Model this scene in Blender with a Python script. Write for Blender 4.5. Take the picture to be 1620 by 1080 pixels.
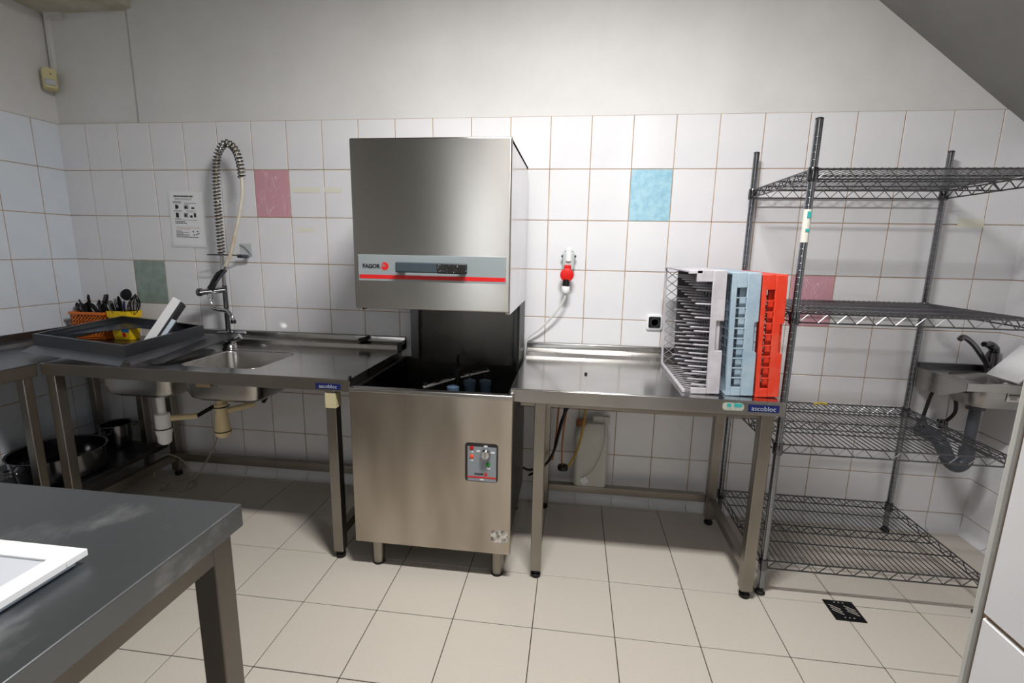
import bpy, bmesh, math, random
from mathutils import Vector, Matrix
random.seed(7)
for o in list(bpy.data.objects): bpy.data.objects.remove(o, do_unlink=True)
S = bpy.context.scene
COL = S.collection
PI = math.pi

# ------------------------------------------------------------------ camera
FPX = 760.0
R = [[0.9917717578136973, 0.12673414275584724, 0.018089705997272623],
     [0.0410045143092081, -0.18061743418231593, -0.9826983119328428],
     [-0.12127411186808656, 0.9753541918346031, -0.18432794216089302]]
CAM = Vector((2.93990066, -2.5290832, 1.37421672))
cd = bpy.data.cameras.new('camera'); cam = bpy.data.objects.new('camera', cd); COL.objects.link(cam)
cd.sensor_fit = 'HORIZONTAL'; cd.sensor_width = 36; cd.lens = FPX * 36 / 1620
cd.clip_start = 0.02
M = Matrix(((R[0][0], -R[1][0], -R[2][0], CAM.x), (R[0][1], -R[1][1], -R[2][1], CAM.y), (R[0][2], -R[1][2], -R[2][2], CAM.z), (0, 0, 0, 1)))
cam.matrix_world = M
S.camera = cam

# ------------------------------------------------------------------ world, lamps, exposure
w = bpy.data.worlds.new('world'); S.world = w; w.use_nodes = True
w.node_tree.nodes['Background'].inputs[0].default_value = (0.94, 0.97, 1.0, 1)
w.node_tree.nodes['Background'].inputs[1].default_value = 4.2
S.view_settings.view_transform = 'Standard'; S.view_settings.look = 'None'
S.view_settings.gamma = 1.0; S.view_settings.exposure = 0.32
S.view_settings.use_curve_mapping = False
LAMPS = [((2.95, -1.48, 2.84), 54), ((2.2, -5.0, 2.84), 9)]  # second lamp is added to brighten what the dishwasher steel reflects
for i, (lp, pw) in enumerate(LAMPS):
    ld = bpy.data.lights.new('ceiling_light', 'AREA'); ld.shape = 'RECTANGLE'; ld.size = 0.62; ld.size_y = 0.14
    ld.energy = pw; ld.color = (1.0, 0.975, 0.955)
    lo = bpy.data.objects.new('ceiling_light', ld); COL.objects.link(lo); lo.location = (lp[0], lp[1], lp[2] - 0.075)

# ------------------------------------------------------------------ materials
def lin(h):
    h = h.lstrip('#'); c = [int(h[i:i + 2], 16) / 255 for i in (0, 2, 4)]
    return tuple(x / 12.92 if x <= .04045 else ((x + .055) / 1.055) ** 2.4 for x in c) + (1,)
MATS = {}
def mat(name, hexc, rough=.5, metal=0., noise=0., nscale=8, hex2=None, bump=0., bscale=40, stretch=(1, 1, 1), rnoise=0., aniso=0., spec=None, trans=0., alpha=1., emit=0., thr=None, coat=0., lowd=False):
    if name in MATS: return MATS[name]
    m = bpy.data.materials.new(name); m.use_nodes = True; nt = m.node_tree; b = nt.nodes['Principled BSDF']
    b.inputs['Base Color'].default_value = lin(hexc); b.inputs['Roughness'].default_value = rough; b.inputs['Metallic'].default_value = metal
    if spec is not None: b.inputs['Specular IOR Level'].default_value = spec
    if trans: b.inputs['Transmission Weight'].default_value = trans
    if coat: b.inputs['Coat Weight'].default_value = coat
    if alpha < 1: b.inputs['Alpha'].default_value = alpha
    if emit:
        b.inputs['Emission Color'].default_value = lin(hexc); b.inputs['Emission Strength'].default_value = emit
    if noise or bump or rnoise or hex2:
        tc = nt.nodes.new('ShaderNodeTexCoord'); mp = nt.nodes.new('ShaderNodeMapping'); mp.inputs['Scale'].default_value = stretch
        nt.links.new(tc.outputs['Object'], mp.inputs['Vector'])
    if hex2 or rnoise:
        n = nt.nodes.new('ShaderNodeTexNoise'); n.inputs['Scale'].default_value = nscale; n.inputs['Detail'].default_value = 1.5 if lowd else 6; n.inputs['Roughness'].default_value = .6
        nt.links.new(mp.outputs[0], n.inputs['Vector'])
    if hex2:
        r = nt.nodes.new('ShaderNodeValToRGB'); lo, hi = thr or (.35, .65)
        r.color_ramp.elements[0].position = lo; r.color_ramp.elements[1].position = hi
        r.color_ramp.elements[0].color = lin(hexc); r.color_ramp.elements[1].color = lin(hex2)
        nt.links.new(n.outputs['Fac'], r.inputs[0]); nt.links.new(r.outputs[0], b.inputs['Base Color'])
    if rnoise:
        mr = nt.nodes.new('ShaderNodeMapRange'); mr.inputs[1].default_value = .3; mr.inputs[2].default_value = .7
        mr.inputs[3].default_value = rough - rnoise; mr.inputs[4].default_value = rough + rnoise
        nt.links.new(n.outputs['Fac'], mr.inputs[0]); nt.links.new(mr.outputs[0], b.inputs['Roughness'])
    if bump:
        n2 = nt.nodes.new('ShaderNodeTexNoise'); n2.inputs['Scale'].default_value = bscale; n2.inputs['Detail'].default_value = 0 if bscale < 10 else 3
        nt.links.new(mp.outputs[0], n2.inputs['Vector'])
        bp = nt.nodes.new('ShaderNodeBump'); bp.inputs['Strength'].default_value = bump; bp.inputs['Distance'].default_value = .004
        nt.links.new(n2.outputs['Fac'], bp.inputs['Height']); nt.links.new(bp.outputs[0], b.inputs['Normal'])
    if aniso:
        b.inputs['Anisotropic'].default_value = aniso; b.inputs['Anisotropic Rotation'].default_value = .25
        tn = nt.nodes.new('ShaderNodeTangent'); tn.direction_type = 'RADIAL'; tn.axis = 'Z'
        nt.links.new(tn.outputs[0], b.inputs['Tangent'])
    MATS[name] = m; return m
def steel(name, hexc='#a9a7a4', hex2='#8f8c88', rough=.27, **k):
    return mat(name, hexc, rough, 1., hex2=hex2, nscale=4, rnoise=.03, thr=(.25, .75), lowd=True, **k)
ST = steel('brushed_steel', '#bdbbb8', '#a9a7a4')
ST_HOOD = mat('hood_steel', '#c6c3be', .27, 1., aniso=.8, hex2='#b4b0aa', nscale=2.2, stretch=(1.6, 1, .5), thr=(.2, .8), lowd=True)
ST_BODY = mat('body_steel', '#c8bfb3', .27, 1., aniso=.8, hex2='#a2978a', nscale=3.0, stretch=(2.2, 1, .6), thr=(.3, .75), lowd=True)
ST_TOP = steel('worktop_steel', '#c9c8c6', '#b5b4b2', .16)
ST_DARK = steel('aged_steel', '#77787a', '#5d5e60', .34)
ST_FG = steel('worn_table_steel', '#8b8d90', '#74767a', .34)
ST_DUSTY = mat('smeared_table_steel', '#74777a', .36, .9, hex2='#c4c6c8', nscale=4.2, thr=(.56, .74), rnoise=.05, stretch=(1, .6, 1))
ST_LEG = steel('leg_steel', '#a09a92', '#8c867e', .33)
ST_FGL = steel('worn_leg_steel', '#7d7872', '#6b6761', .38)
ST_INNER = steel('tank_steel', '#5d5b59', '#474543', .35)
CHROME = mat('chrome', '#c9c9cb', .14, 1.)
CHROME_D = mat('dark_chrome', '#6b6b6e', .16, 1.)
ZINC = mat('zinc_wire', '#66686b', .28, 1.)
BLACK = mat('black_plastic', '#0d0d0e', .45)
RUBBER = mat('black_rubber', '#070707', .7)
TILE = mat('white_glaze', '#e9e9ec', .12, hex2='#e3e4e8', nscale=3, spec=.45)
TILE_L = mat('white_glaze_daylit', '#dfe6ee', .12, hex2='#d8e0ea', nscale=3, spec=.45)  # same white glaze, bluish daylight on the left put into its colour
GROUT = mat('wall_grout', '#c4ab8d', .9, hex2='#a58663', nscale=6)
PLASTER = mat('white_plaster', '#dedede', .85, hex2='#d4d4d3', nscale=2.2, bump=.03, bscale=60)
PLASTER_S = mat('stained_plaster', '#cfcabb', .9, hex2='#b4ae9a', nscale=6)
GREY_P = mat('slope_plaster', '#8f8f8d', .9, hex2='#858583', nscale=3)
FLOOR_T = mat('beige_stoneware', '#cec8be', .42, hex2='#c0b9ae', nscale=260, thr=(.3, .7), bump=.02, bscale=200)
FLOOR_G = mat('floor_grout', '#2e2720', .95, hex2='#4a4036', nscale=14)
COVE = mat('cove_glaze', '#e4e5e8', .12)
PAPER = mat('white_paper', '#e4e5e8', .5)
INK = mat('black_ink', '#26262a', .7)
INKG = mat('grey_ink', '#8d8d92', .7)
INKR = mat('pale_red_ink', '#d5b3a6', .7)
WHITE = mat('white_plastic', '#eef0f2', .35)
WHITE_F = mat('white_frame', '#e6e8ea', .45)
CREAMP = mat('cream_plastic', '#d9c79c', .45)
IVORY = mat('ivory_plastic', '#c9c08f', .5)
LENS = mat('grey_lens', '#a3a3a6', .3)
ORANGE = mat('orange_plastic', '#e0741c', .4)
YELLOW = mat('yellow_plastic', '#efc713', .4)
BLUE_L = mat('blue_label', '#1f6fb0', .4)
NAVY = mat('navy_label', '#0e1c5e', .4)
NAVYU = mat('navy_plastic', '#182060', .35)
RED = mat('red_plastic', '#d8140f', .35)
REDP = mat('red_print', '#d31a1c', .5)
GREYBAND = mat('grey_panel', '#8d9699', .45)
HANDLE = mat('slate_handle', '#39464e', .4)
HWORN = mat('worn_black_grip', '#0c0c0c', .7, hex2='#b9b9b7', nscale=120, thr=(.62, .68))
GREEN = mat('green_lens', '#128a2b', .3)
REDL = mat('red_lens', '#b3141a', .3)
ORL = mat('orange_lens', '#f0562a', .3)
BLUEP = mat('blue_plastic', '#44586c', .4)
RACK_W = mat('grey_white_rack', '#c9c6cc', .5, hex2='#b3b0b6', nscale=14)
RACK_B = mat('blue_grey_rack', '#a9bcc9', .5, hex2='#93aabb', nscale=16)
RACK_R = mat('orange_red_rack', '#dc3a20', .45, hex2='#dd6450', nscale=12, thr=(.45, .8))
JUG = mat('milky_jug', '#cfcfc6', .5, trans=.15)
HOSE_O = mat('orange_hose', '#a9611c', .4)
HOSE_Y = mat('yellow_hose', '#b58a1d', .4)
CABLE_W = mat('white_cable', '#d5d5d2', .5)
CABLE_G = mat('grey_beige_cable', '#a7a18d', .5)
HOSE_M = mat('milky_hose', '#d8d2c4', .35, hex2='#b99a6a', nscale=5, thr=(.5, .7))
SOCK_G = mat('socket_grey', '#b9c4c2', .4)
TAPE_G = mat('tape_residue', '#e4e4d4', .3)
TAPE_C = mat('cream_tape', '#cfc59d', .6)
GREYP = mat('grey_pipe', '#4a4f57', .45)
TEAL = mat('teal_label', '#2fa9a6', .5)
CLEAR = mat('clear_plastic', '#dfe4e6', .15, alpha=.4)
GLOW = mat('lamp_tube', '#fff4e2', .4, emit=6)
LAMPB = mat('lamp_body', '#e8e8e6', .5)
GLASS = mat('window_glass', '#ffffff', .02, trans=1.)
YELV = mat('yellow_valve', '#b88b12', .5)
def coltile(name, base, vein, sc, thr, dist=1.5):
    m = bpy.data.materials.new(name); m.use_nodes = True; nt = m.node_tree; b = nt.nodes['Principled BSDF']
    b.inputs['Roughness'].default_value = .15
    tc = nt.nodes.new('ShaderNodeTexCoord'); mp = nt.nodes.new('ShaderNodeMapping'); mp.inputs['Rotation'].default_value = (0, .75, 0); mp.inputs['Scale'].default_value = (1.5, 1, .55)
    n = nt.nodes.new('ShaderNodeTexNoise'); n.inputs['Scale'].default_value = sc; n.inputs['Detail'].default_value = 2; n.inputs['Distortion'].default_value = dist
    nt.links.new(tc.outputs['Object'], mp.inputs[0]); nt.links.new(mp.outputs[0], n.inputs['Vector'])
    a = nt.nodes.new('ShaderNodeMath'); a.operation = 'SUBTRACT'; a.inputs[1].default_value = .5
    c = nt.nodes.new('ShaderNodeMath'); c.operation = 'ABSOLUTE'
    r = nt.nodes.new('ShaderNodeValToRGB'); r.color_ramp.elements[0].position = 0; r.color_ramp.elements[1].position = thr
    r.color_ramp.elements[0].color = lin(vein); r.color_ramp.elements[1].color = lin(base)
    nt.links.new(n.outputs['Fac'], a.inputs[0]); nt.links.new(a.outputs[0], c.inputs[0]); nt.links.new(c.outputs[0], r.inputs[0]); nt.links.new(r.outputs[0], b.inputs['Base Color'])
    return m
T_PINK = coltile('pink_glaze', '#cf9ca8', '#ead3d8', 7, .006)
T_BLUE = mat('blue_glaze', '#abd3e2', .15, hex2='#93c3d9', nscale=28, thr=(.4, .62))
T_GREEN = mat('green_glaze', '#98a8a0', .15, hex2='#86968d', nscale=20)

# ------------------------------------------------------------------ mesh helpers
class MB:
    def __init__(s): s.v = []; s.f = []
    def add(s, vs, fs):
        k = len(s.v); s.v += [tuple(v) for v in vs]; s.f += [tuple(i + k for i in f) for f in fs]; return s
    def box(s, x0, x1, y0, y1, z0, z1):
        return s.add([(x0, y0, z0), (x1, y0, z0), (x1, y1, z0), (x0, y1, z0), (x0, y0, z1), (x1, y0, z1), (x1, y1, z1), (x0, y1, z1)],
                     [(0, 3, 2, 1), (4, 5, 6, 7), (0, 1, 5, 4), (1, 2, 6, 5), (2, 3, 7, 6), (3, 0, 4, 7)])
    def tube(s, pts, r, n=8, caps=True, closed=False):
        pts = [Vector(p) for p in pts]; rs = r if isinstance(r, (list, tuple)) else [r] * len(pts)
        N = len(pts); k = len(s.v); t0 = (pts[1] - pts[0]).normalized()
        up = Vector((0, 0, 1)) if abs(t0.z) < .9 else Vector((1, 0, 0)); u = t0.cross(up).normalized()
        for i, p in enumerate(pts):
            a = pts[(i - 1) % N] if (i or closed) else p; b = pts[(i + 1) % N] if (i < N - 1 or closed) else p
            t = (b - a).normalized()
            u = (u - t * u.dot(t))
            u = u.normalized() if u.length > 1e-6 else t.orthogonal().normalized()
            v = t.cross(u)
            for j in range(n):
                an = 2 * PI * j / n; q = p + (u * math.cos(an) + v * math.sin(an)) * rs[i]; s.v.append(tuple(q))
        for i in range(N if closed else N - 1):
            i2 = (i + 1) % N
            for j in range(n):
                s.f.append((k + i * n + j, k + i * n + (j + 1) % n, k + i2 * n + (j + 1) % n, k + i2 * n + j))
        if caps and not closed:
            s.f.append(tuple(k + j for j in range(n - 1, -1, -1))); s.f.append(tuple(k + (N - 1) * n + j for j in range(n)))
        return s
    def cyl(s, a, b, r, n=16): return s.tube([a, b], r, n)
    def loft(s, rings, cap0=True, cap1=True):
        k = len(s.v); n = len(rings[0])
        for r in rings: s.v += [tuple(p) for p in r]
        for i in range(len(rings) - 1):
            for j in range(n):
                s.f.append((k + i * n + j, k + i * n + (j + 1) % n, k + (i + 1) * n + (j + 1) % n, k + (i + 1) * n + j))
        if cap0: s.f.append(tuple(k + j for j in range(n - 1, -1, -1)))
        if cap1: s.f.append(tuple(k + (len(rings) - 1) * n + j for j in range(n)))
        return s
    def lathe(s, c, prof, n=28, axis='Z', cap0=True, cap1=True):
        rings = []
        for r, h in prof:
            ring = []
            for j in range(n):
                a = 2 * PI * j / n; x, y = r * math.cos(a), r * math.sin(a)
                ring.append((c[0] + x, c[1] + y, c[2] + h) if axis == 'Z' else (c[0] + x, c[1] + h, c[2] - y) if axis == 'Y' else (c[0] + h, c[1] + x, c[2] + y))
            rings.append(ring)
        return s.loft(rings, cap0, cap1)
    def prism(s, poly, a, b, axis='Y'):
        f = {'Y': lambda p, d: (p[0], d, p[1]), 'X': lambda p, d: (d, p[0], p[1]), 'Z': lambda p, d: (p[0], p[1], d)}[axis]
        return s.loft([[f(p, a) for p in poly], [f(p, b) for p in poly]])
    def build(s, name, m, parent=None, bevel=0., smooth=False, solid=0., local=False, seg=2):
        o = bpy.data.objects.new(name, None)
        me = bpy.data.meshes.new(name)
        off = Vector((0, 0, 0))
        if parent is not None and not local: off = ORG.get(parent.name, Vector((0, 0, 0)))
        me.from_pydata([(Vector(v) - off)[:] for v in s.v], [], s.f)
        bm = bmesh.new(); bm.from_mesh(me); bmesh.ops.recalc_face_normals(bm, faces=bm.faces); bm.to_mesh(me); bm.free()
        bpy.data.objects.remove(o)
        o = bpy.data.objects.new(name, me); COL.objects.link(o); me.materials.append(m)
        if smooth:
            for p in me.polygons: p.use_smooth = True
            try: me.set_sharp_from_angle(angle=math.radians(40))
            except Exception: pass
        if parent is not None: o.parent = parent; ORG[o.name] = off
        if solid:
            md = o.modifiers.new('solid', 'SOLIDIFY'); md.thickness = solid
        if bevel:
            md = o.modifiers.new('bevel', 'BEVEL'); md.width = bevel; md.segments = seg; md.limit_method = 'ANGLE'; md.angle_limit = .6
            if not smooth:
                for p in me.polygons: p.use_smooth = True
                try: me.set_sharp_from_angle(angle=math.radians(60))
                except Exception: pass
        return o
ORG = {}
def rrect(cx, cy, w, h, r, z, n=5, ax='Z'):
    pts = []
    for (sx, sy, a0) in ((1, 1, 0), (-1, 1, PI / 2), (-1, -1, PI), (1, -1, 3 * PI / 2)):
        for i in range(n + 1):
            a = a0 + PI / 2 * i / n
            pts.append((cx + sx * (w / 2 - r) + r * math.cos(a), cy + sy * (h / 2 - r) + r * math.sin(a)))
    if ax == 'Z': return [(x, y, z) for x, y in pts]
    if ax == 'Y': return [(x, z, y) for x, y in pts]
    return [(z, x, y) for x, y in pts]
def tag(o, label=None, cat=None, group=None, kind=None):
    if label: o['label'] = label
    if cat: o['category'] = cat
    if group: o['group'] = group
    if kind: o['kind'] = kind
    return o
def thing(name, label, cat, loc=(0, 0, 0), rot=None, group=None):
    o = bpy.data.objects.new(name, None); COL.objects.link(o); o.location = loc; o.empty_display_size = .05
    if rot: o.rotation_euler = rot
    ORG[o.name] = Vector(loc); return tag(o, label, cat, group)
def inst(src, name, parent, loc, rot=(0, 0, 0), m=None):
    o = bpy.data.objects.new(name, src if isinstance(src, bpy.types.Mesh) else src.data); COL.objects.link(o)
    o.parent = parent; o.location = Vector(loc) - ORG.get(parent.name, Vector()); o.rotation_euler = rot
    if m is not None:
        o.material_slots[0].link = 'OBJECT'; o.material_slots[0].material = m
    return o
def bmesh_mesh(name, mb, m, bevel=0.):
    me = bpy.data.meshes.new(name); me.from_pydata(mb.v, [], mb.f)
    bm = bmesh.new(); bm.from_mesh(me); bmesh.ops.recalc_face_normals(bm, faces=bm.faces)
    if bevel: bmesh.ops.bevel(bm, geom=[e for e in bm.edges], offset=bevel, segments=1, affect='EDGES')
    bm.to_mesh(me); bm.free(); me.materials.append(m); return me
def text_part(body, size, m, parent, loc, name='lettering', depth=.0006, align='LEFT', rot=(PI / 2, 0, 0), bold=0., sx=1.):
    cu = bpy.data.curves.new(name, 'FONT'); cu.body = body; cu.size = size; cu.extrude = depth; cu.align_x = align; cu.offset = bold; cu.resolution_u = 3
    t = bpy.data.objects.new(name, cu); COL.objects.link(t)
    dg = bpy.context.evaluated_depsgraph_get(); me = bpy.data.meshes.new_from_object(t.evaluated_get(dg))
    bpy.data.objects.remove(t); bpy.data.curves.remove(cu)
    me.materials.clear(); me.materials.append(m)
    o = bpy.data.objects.new(name, me); COL.objects.link(o); o.parent = parent
    o.location = Vector(loc) - ORG.get(parent.name, Vector()); o.rotation_euler = rot; o.scale = (sx, 1, 1); return o
def bez(pts, n=10):
    P = [Vector(p) for p in pts]; out = []
    for i in range(len(P) - 1):
        p0 = P[max(i - 1, 0)]; p1 = P[i]; p2 = P[i + 1]; p3 = P[min(i + 2, len(P) - 1)]
        for k in range(n):
            t = k / n
            out.append(.5 * ((2 * p1) + (p2 - p0) * t + (2 * p0 - 5 * p1 + 4 * p2 - p3) * t * t + (3 * p1 - p0 - 3 * p2 + p3) * t ** 3))
    return out + [P[-1]]

# ------------------------------------------------------------------ the room
XL, XR = .03, 4.965
CW, RH, ZT = .2, .2486, 2.03
YB, YT, ZC = -7.0, -4.6, 3.0
def struct(o): return tag(o, kind='structure')
GAP = .0019
fl = struct(MB().box(XL - .1, XR + .1, YB - .1, .1, -.1, -.003).build('floor', FLOOR_G))
xs = [3.143 + .302 * k for k in range(-11, 8)]; xs = [XL] + [x for x in xs if XL + .02 < x < XR - .02] + [XR]
ys = [0 - .056] + [-.36 - .304 * k for k in range(0, 14)]; ys = [0.0] + [y for y in ys if y > YT]
MB().box(XL, XR, YB, ys[-1], -.01, -.0005).build('far_paving', FLOOR_T, fl)
FT = {}
for i in range(len(xs) - 1):
    for j in range(len(ys) - 1):
        a, b, c, d = xs[i] + GAP * .8, xs[i + 1] - GAP * .8, ys[j + 1] + GAP * .8, ys[j] - GAP * .8
        key = (round(b - a, 4), round(d - c, 4))
        if key not in FT:
            FT[key] = bmesh_mesh('floor_tile', MB().box(-(b - a) / 2, (b - a) / 2, -(d - c) / 2, (d - c) / 2, -.01, 0), FLOOR_T, .0012)
        inst(FT[key], 'floor_tile', fl, ((a + b) / 2, (c + d) / 2, random.uniform(-.0006, 0)), (random.uniform(-.001, .001), random.uniform(-.001, .001), 0))

# back wall: tiled field with the plaster above it, one shallow step near the corner
wb = struct(MB().box(XL - .15, XR + .15, .004, .15, -.05, ZT).box(XL - .15, .545, .012, .15, ZT, ZC).box(.545, XR + .15, -.002, .15, ZT, ZC).build('wall_back', PLASTER))
grout = MB().box(XL, XR, -.0012, .0045, .094, ZT).build('grout_bed', GROUT, wb)
RROWS = [ZT - RH * k for k in range(8)] + [.095]
TM = {}
def tile_mesh(w_, h_, ax, m):
    key = (round(w_, 3), round(h_, 3), ax, m.name)
    if key not in TM:
        t = .004
        mb = MB().box(-w_ / 2, w_ / 2, -t, t, -h_ / 2, h_ / 2) if ax == 'Y' else MB().box(-t, t, -w_ / 2, w_ / 2, -h_ / 2, h_ / 2)
        TM[key] = bmesh_mesh('tile', mb, m, .0016)
    return TM[key]
def tiled(parent, edges, ax, plane, m, special={}, sgn=1, rows=RROWS):
    for i in range(len(edges) - 1):
        for j in range(len(rows) - 1):
            a, b = sorted((edges[i], edges[i + 1])); zt, zb = rows[j], rows[j + 1]
            w_, h_ = b - a - 2 * GAP, zt - zb - 2 * GAP
            mm = special.get((i, j), m)
            c = (a + b) / 2
            loc = (c, plane, (zt + zb) / 2) if ax == 'Y' else (plane, c, (zt + zb) / 2)
            e = .0022
            r = (random.uniform(-e, e), 0, random.uniform(-e, e)) if ax == 'Y' else (0, random.uniform(-e, e), random.uniform(-e, e))
            o = inst(tile_mesh(w_, h_, ax, mm), 'tile', parent, loc, r)
            if (i, j) in special: o['label'] = {'pink_glaze': 'pink wall tile with pale swirls', 'blue_glaze': 'mottled light blue wall tile', 'green_glaze': 'mottled grey green wall tile'}[mm.name]
bx = [XL] + [CW * k for k in range(1, 25)] + [XR]
tiled(wb, bx, 'Y', 0.0, TILE, {(6, 1): T_PINK, (16, 1): T_BLUE, (20, 3): T_PINK, (2, 3): T_GREEN})
cprof = [(-.0005, .093)] + [(-.034 + .034 * math.cos(a), .036 - .036 * math.sin(a)) for a in [PI / 2 * k / 6 for k in range(0, 7)]]
def cove(parent, edges, ax, wall, sgn):
    for i in range(len(edges) - 1):
        a, b = sorted((edges[i], edges[i + 1])); a += GAP; b -= GAP
        prof = [(y, z) for y, z in cprof] + [(.004, .001), (.004, .093)]
        if ax == 'Y': mb = MB().prism([(wall + y, z) for y, z in prof], a, b, 'X')
        else: mb = MB().prism([(wall + sgn * y, z) for y, z in prof], a, b, 'Y')
        mb.build('cove_tile', COVE, parent, smooth=True)
cove(wb, bx, 'Y', 0, 1)
for (x0, x1, z0, z1) in ((1.42, 1.575, 1.665, 1.69), (1.60, 1.70, 1.665, 1.69), (1.43, 1.53, 1.46, 1.478), (4.69, 4.80, 1.52, 1.56)):
    MB().box(x0, x1, -.0048, -.0042, z0, z1).build('tape_residue', TAPE_G, wb)

wl = struct(MB().box(XL - .15, XL - .004, YB, .1, -.05, ZC).build('wall_left', PLASTER))
MB().box(XL - .0045, XL + .0012, -1.75, 0, .094, ZT).build('grout_bed', GROUT, wl)
ly = [0, -.142] + [-.142 - .2 * k for k in range(1, 9)]
tiled(wl, ly, 'X', XL, TILE_L)
cove(wl, ly, 'X', XL, -1)
wr = struct(MB().box(XR + .004, XR + .15, YB, .1, -.05, ZC).build('wall_right', PLASTER))
MB().box(XR - .0012, XR + .0045, -1.36, 0, .094, ZT).build('grout_bed', GROUT, wr)
ry = [0, -.17] + [-.17 - .2 * k for k in range(1, 6)]
tiled(wr, ry, 'X', XR, TILE)
cove(wr, ry, 'X', XR, 1)

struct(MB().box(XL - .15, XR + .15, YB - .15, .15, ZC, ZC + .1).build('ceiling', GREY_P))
# sloping ceiling (underside of a stair or roof) over the right corner
x0s, z0s, x1s, z1s = 3.55, 2.998, 5.05, 1.845
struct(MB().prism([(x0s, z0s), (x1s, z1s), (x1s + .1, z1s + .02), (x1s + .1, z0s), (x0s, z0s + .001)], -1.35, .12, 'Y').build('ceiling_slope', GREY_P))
struct(MB().box(XL, .575, -2.6, .05, 2.592, ZC).build('ceiling_soffit', PLASTER_S))
# wall behind the camera with a window
wz0, wz1, wx0, wx1 = .8, 2.5, .95, 1.85
struct(MB().box(XL - .15, wx0, YB - .15, YB, 0, ZC).box(wx1, XR + .15, YB - .15, YB, 0, ZC).box(wx0, wx1, YB - .15, YB, 0, wz0).box(wx0, wx1, YB - .15, YB, wz1, ZC).build('wall_front', mat('far_wall_paint', '#c4c3be', .85, hex2='#bbbab5', nscale=3)))
wn = struct(MB().box(wx0, wx0 + .06, YB - .1, YB - .04, wz0, wz1).box(wx1 - .06, wx1, YB - .1, YB - .04, wz0, wz1).box(wx0, wx1, YB - .1, YB - .04, wz0, wz0 + .06).box(wx0, wx1, YB - .1, YB - .04, wz1 - .06, wz1).box(1.37, 1.43, YB - .1, YB - .04, wz0, wz1).build('window_1', WHITE))
for a, b in ((wx0 + .06, 1.37), (1.43, wx1 - .06)): MB().box(a, b, YB - .075, YB - .069, wz0 + .06, wz1 - .06).build('pane', GLASS, wn)
# the tiled wall end beside the photographer
jx, jy = 3.348, -2.057
wj = struct(MB().box(jx + .006, 3.62, -3.6, jy - .006, 0, ZC).build('wall_doorway', PLASTER))
MB().box(jx + .003, jx + .0065, -2.9, jy, 0, ZT).build('grout_bed', GROUT, wj)
jrows = [ZT, 1.783, 1.535, 1.285, 1.035, .787, .538, .29, .095]
tiled(wj, [jy - .004, jy - .204, jy - .404, jy - .604, jy - .804], 'X', jx + .004, TILE, rows=jrows)
struct(MB().box(jx - .001, jx + .006, jy - .003, jy + .004, 0, ZT).build('trim_1', mat('edge_trim', '#bfc0ba', .4), bevel=.0015))

# lamp body
for i, (lp, pw) in enumerate(LAMPS):
    t = thing('pendant_lamp', ('short white fluorescent fitting hanging from the ceiling in front of the dishwasher', 'unseen fluorescent fitting added in the far kitchen half to brighten the steel reflections')[i], 'lamp', lp)
    MB().box(lp[0] - .36, lp[0] + .36, lp[1] - .08, lp[1] + .08, lp[2] + .01, lp[2] + .06).build('housing', LAMPB, t, .008)
    for s_ in (-.04, .04): MB().cyl((lp[0] - .33, lp[1] + s_, lp[2] - .02), (lp[0] + .33, lp[1] + s_, lp[2] - .02), .013, 10).build('tube', GLOW, t, smooth=True)
    for s_ in (-.34, .34): MB().box(lp[0] + s_ - .012, lp[0] + s_ + .012, lp[1] - .06, lp[1] + .06, lp[2] - .04, lp[2] + .012).build('holder', LAMPB, t)
    for s_ in (-.25, .25): MB().cyl((lp[0] + s_, lp[1], lp[2] + .06), (lp[0] + s_, lp[1], ZC), .004, 8).build('suspension', LAMPB, t)

# ------------------------------------------------------------------ steel tables
def leg(parent, x, y, zt, s=.045, foot=.035, name='leg', m=None):
    o = MB().box(x - s / 2, x + s / 2, y - s / 2, y + s / 2, foot, zt).build(name, m or ST_LEG, parent, .003)
    MB().lathe((x, y, 0), [(.018, 0), (.021, .004), (.021, .014), (.012, .018), (.012, .026), (.02, .028), (.02, foot + .001)], 14).build('foot', RUBBER, o, smooth=True)
    return o
ZW = .84
def splash(parent, x0, x1, yb=-.006):
    # upstand folded from the top: ledge, then the vertical sheet
    prof = [(yb, .902), (yb - .014, .902), (yb - .018, .898), (yb - .02, .872), (yb - .072, .862), (yb - .078, ZW - .002), (yb, ZW - .002)]
    return MB().prism(prof, x0, x1, 'X').build('splashback', ST, parent, .0015)

# --- left: sink table
SX0, SX1, SY0 = .562, 2.036, -.70
st = thing('sink_table', 'long stainless steel sink table with two bowls between side counter and dishwasher', 'sink table', (1.3, -.35, 0))
bowls = [(.925, -.445, .37, .35), (1.362, -.445, .385, .35)]
def plate_holes(name, x0, x1, y0, y1, z, holes, m, parent):
    bm = bmesh.new(); edges = []
    def loop(pts):
        vs = [bm.verts.new(Vector(p) - ORG[parent.name]) for p in pts]
        for i in range(len(vs)): edges.append(bm.edges.new((vs[i], vs[(i + 1) % len(vs)])))
    loop([(x0, y0, z), (x1, y0, z), (x1, y1, z), (x0, y1, z)])
    for (cx, cy, w_, h_) in holes: loop(rrect(cx, cy, w_, h_, .05, z))
    bmesh.ops.triangle_fill(bm, use_beauty=True, use_dissolve=False, edges=edges)
    for f in bm.faces:
        if f.normal.z < 0: f.normal_flip()
    me = bpy.data.meshes.new(name); bm.to_mesh(me); bm.free(); me.materials.append(m)
    o = bpy.data.objects.new(name, me); COL.objects.link(o); o.parent = parent; ORG[o.name] = ORG[parent.name]
    md = o.modifiers.new('s', 'SOLIDIFY'); md.thickness = .0015; md.offset = -1
    return o
plate_holes('worktop', SX0, SX1, SY0, -.08, ZW, bowls, ST_TOP, st)
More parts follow.
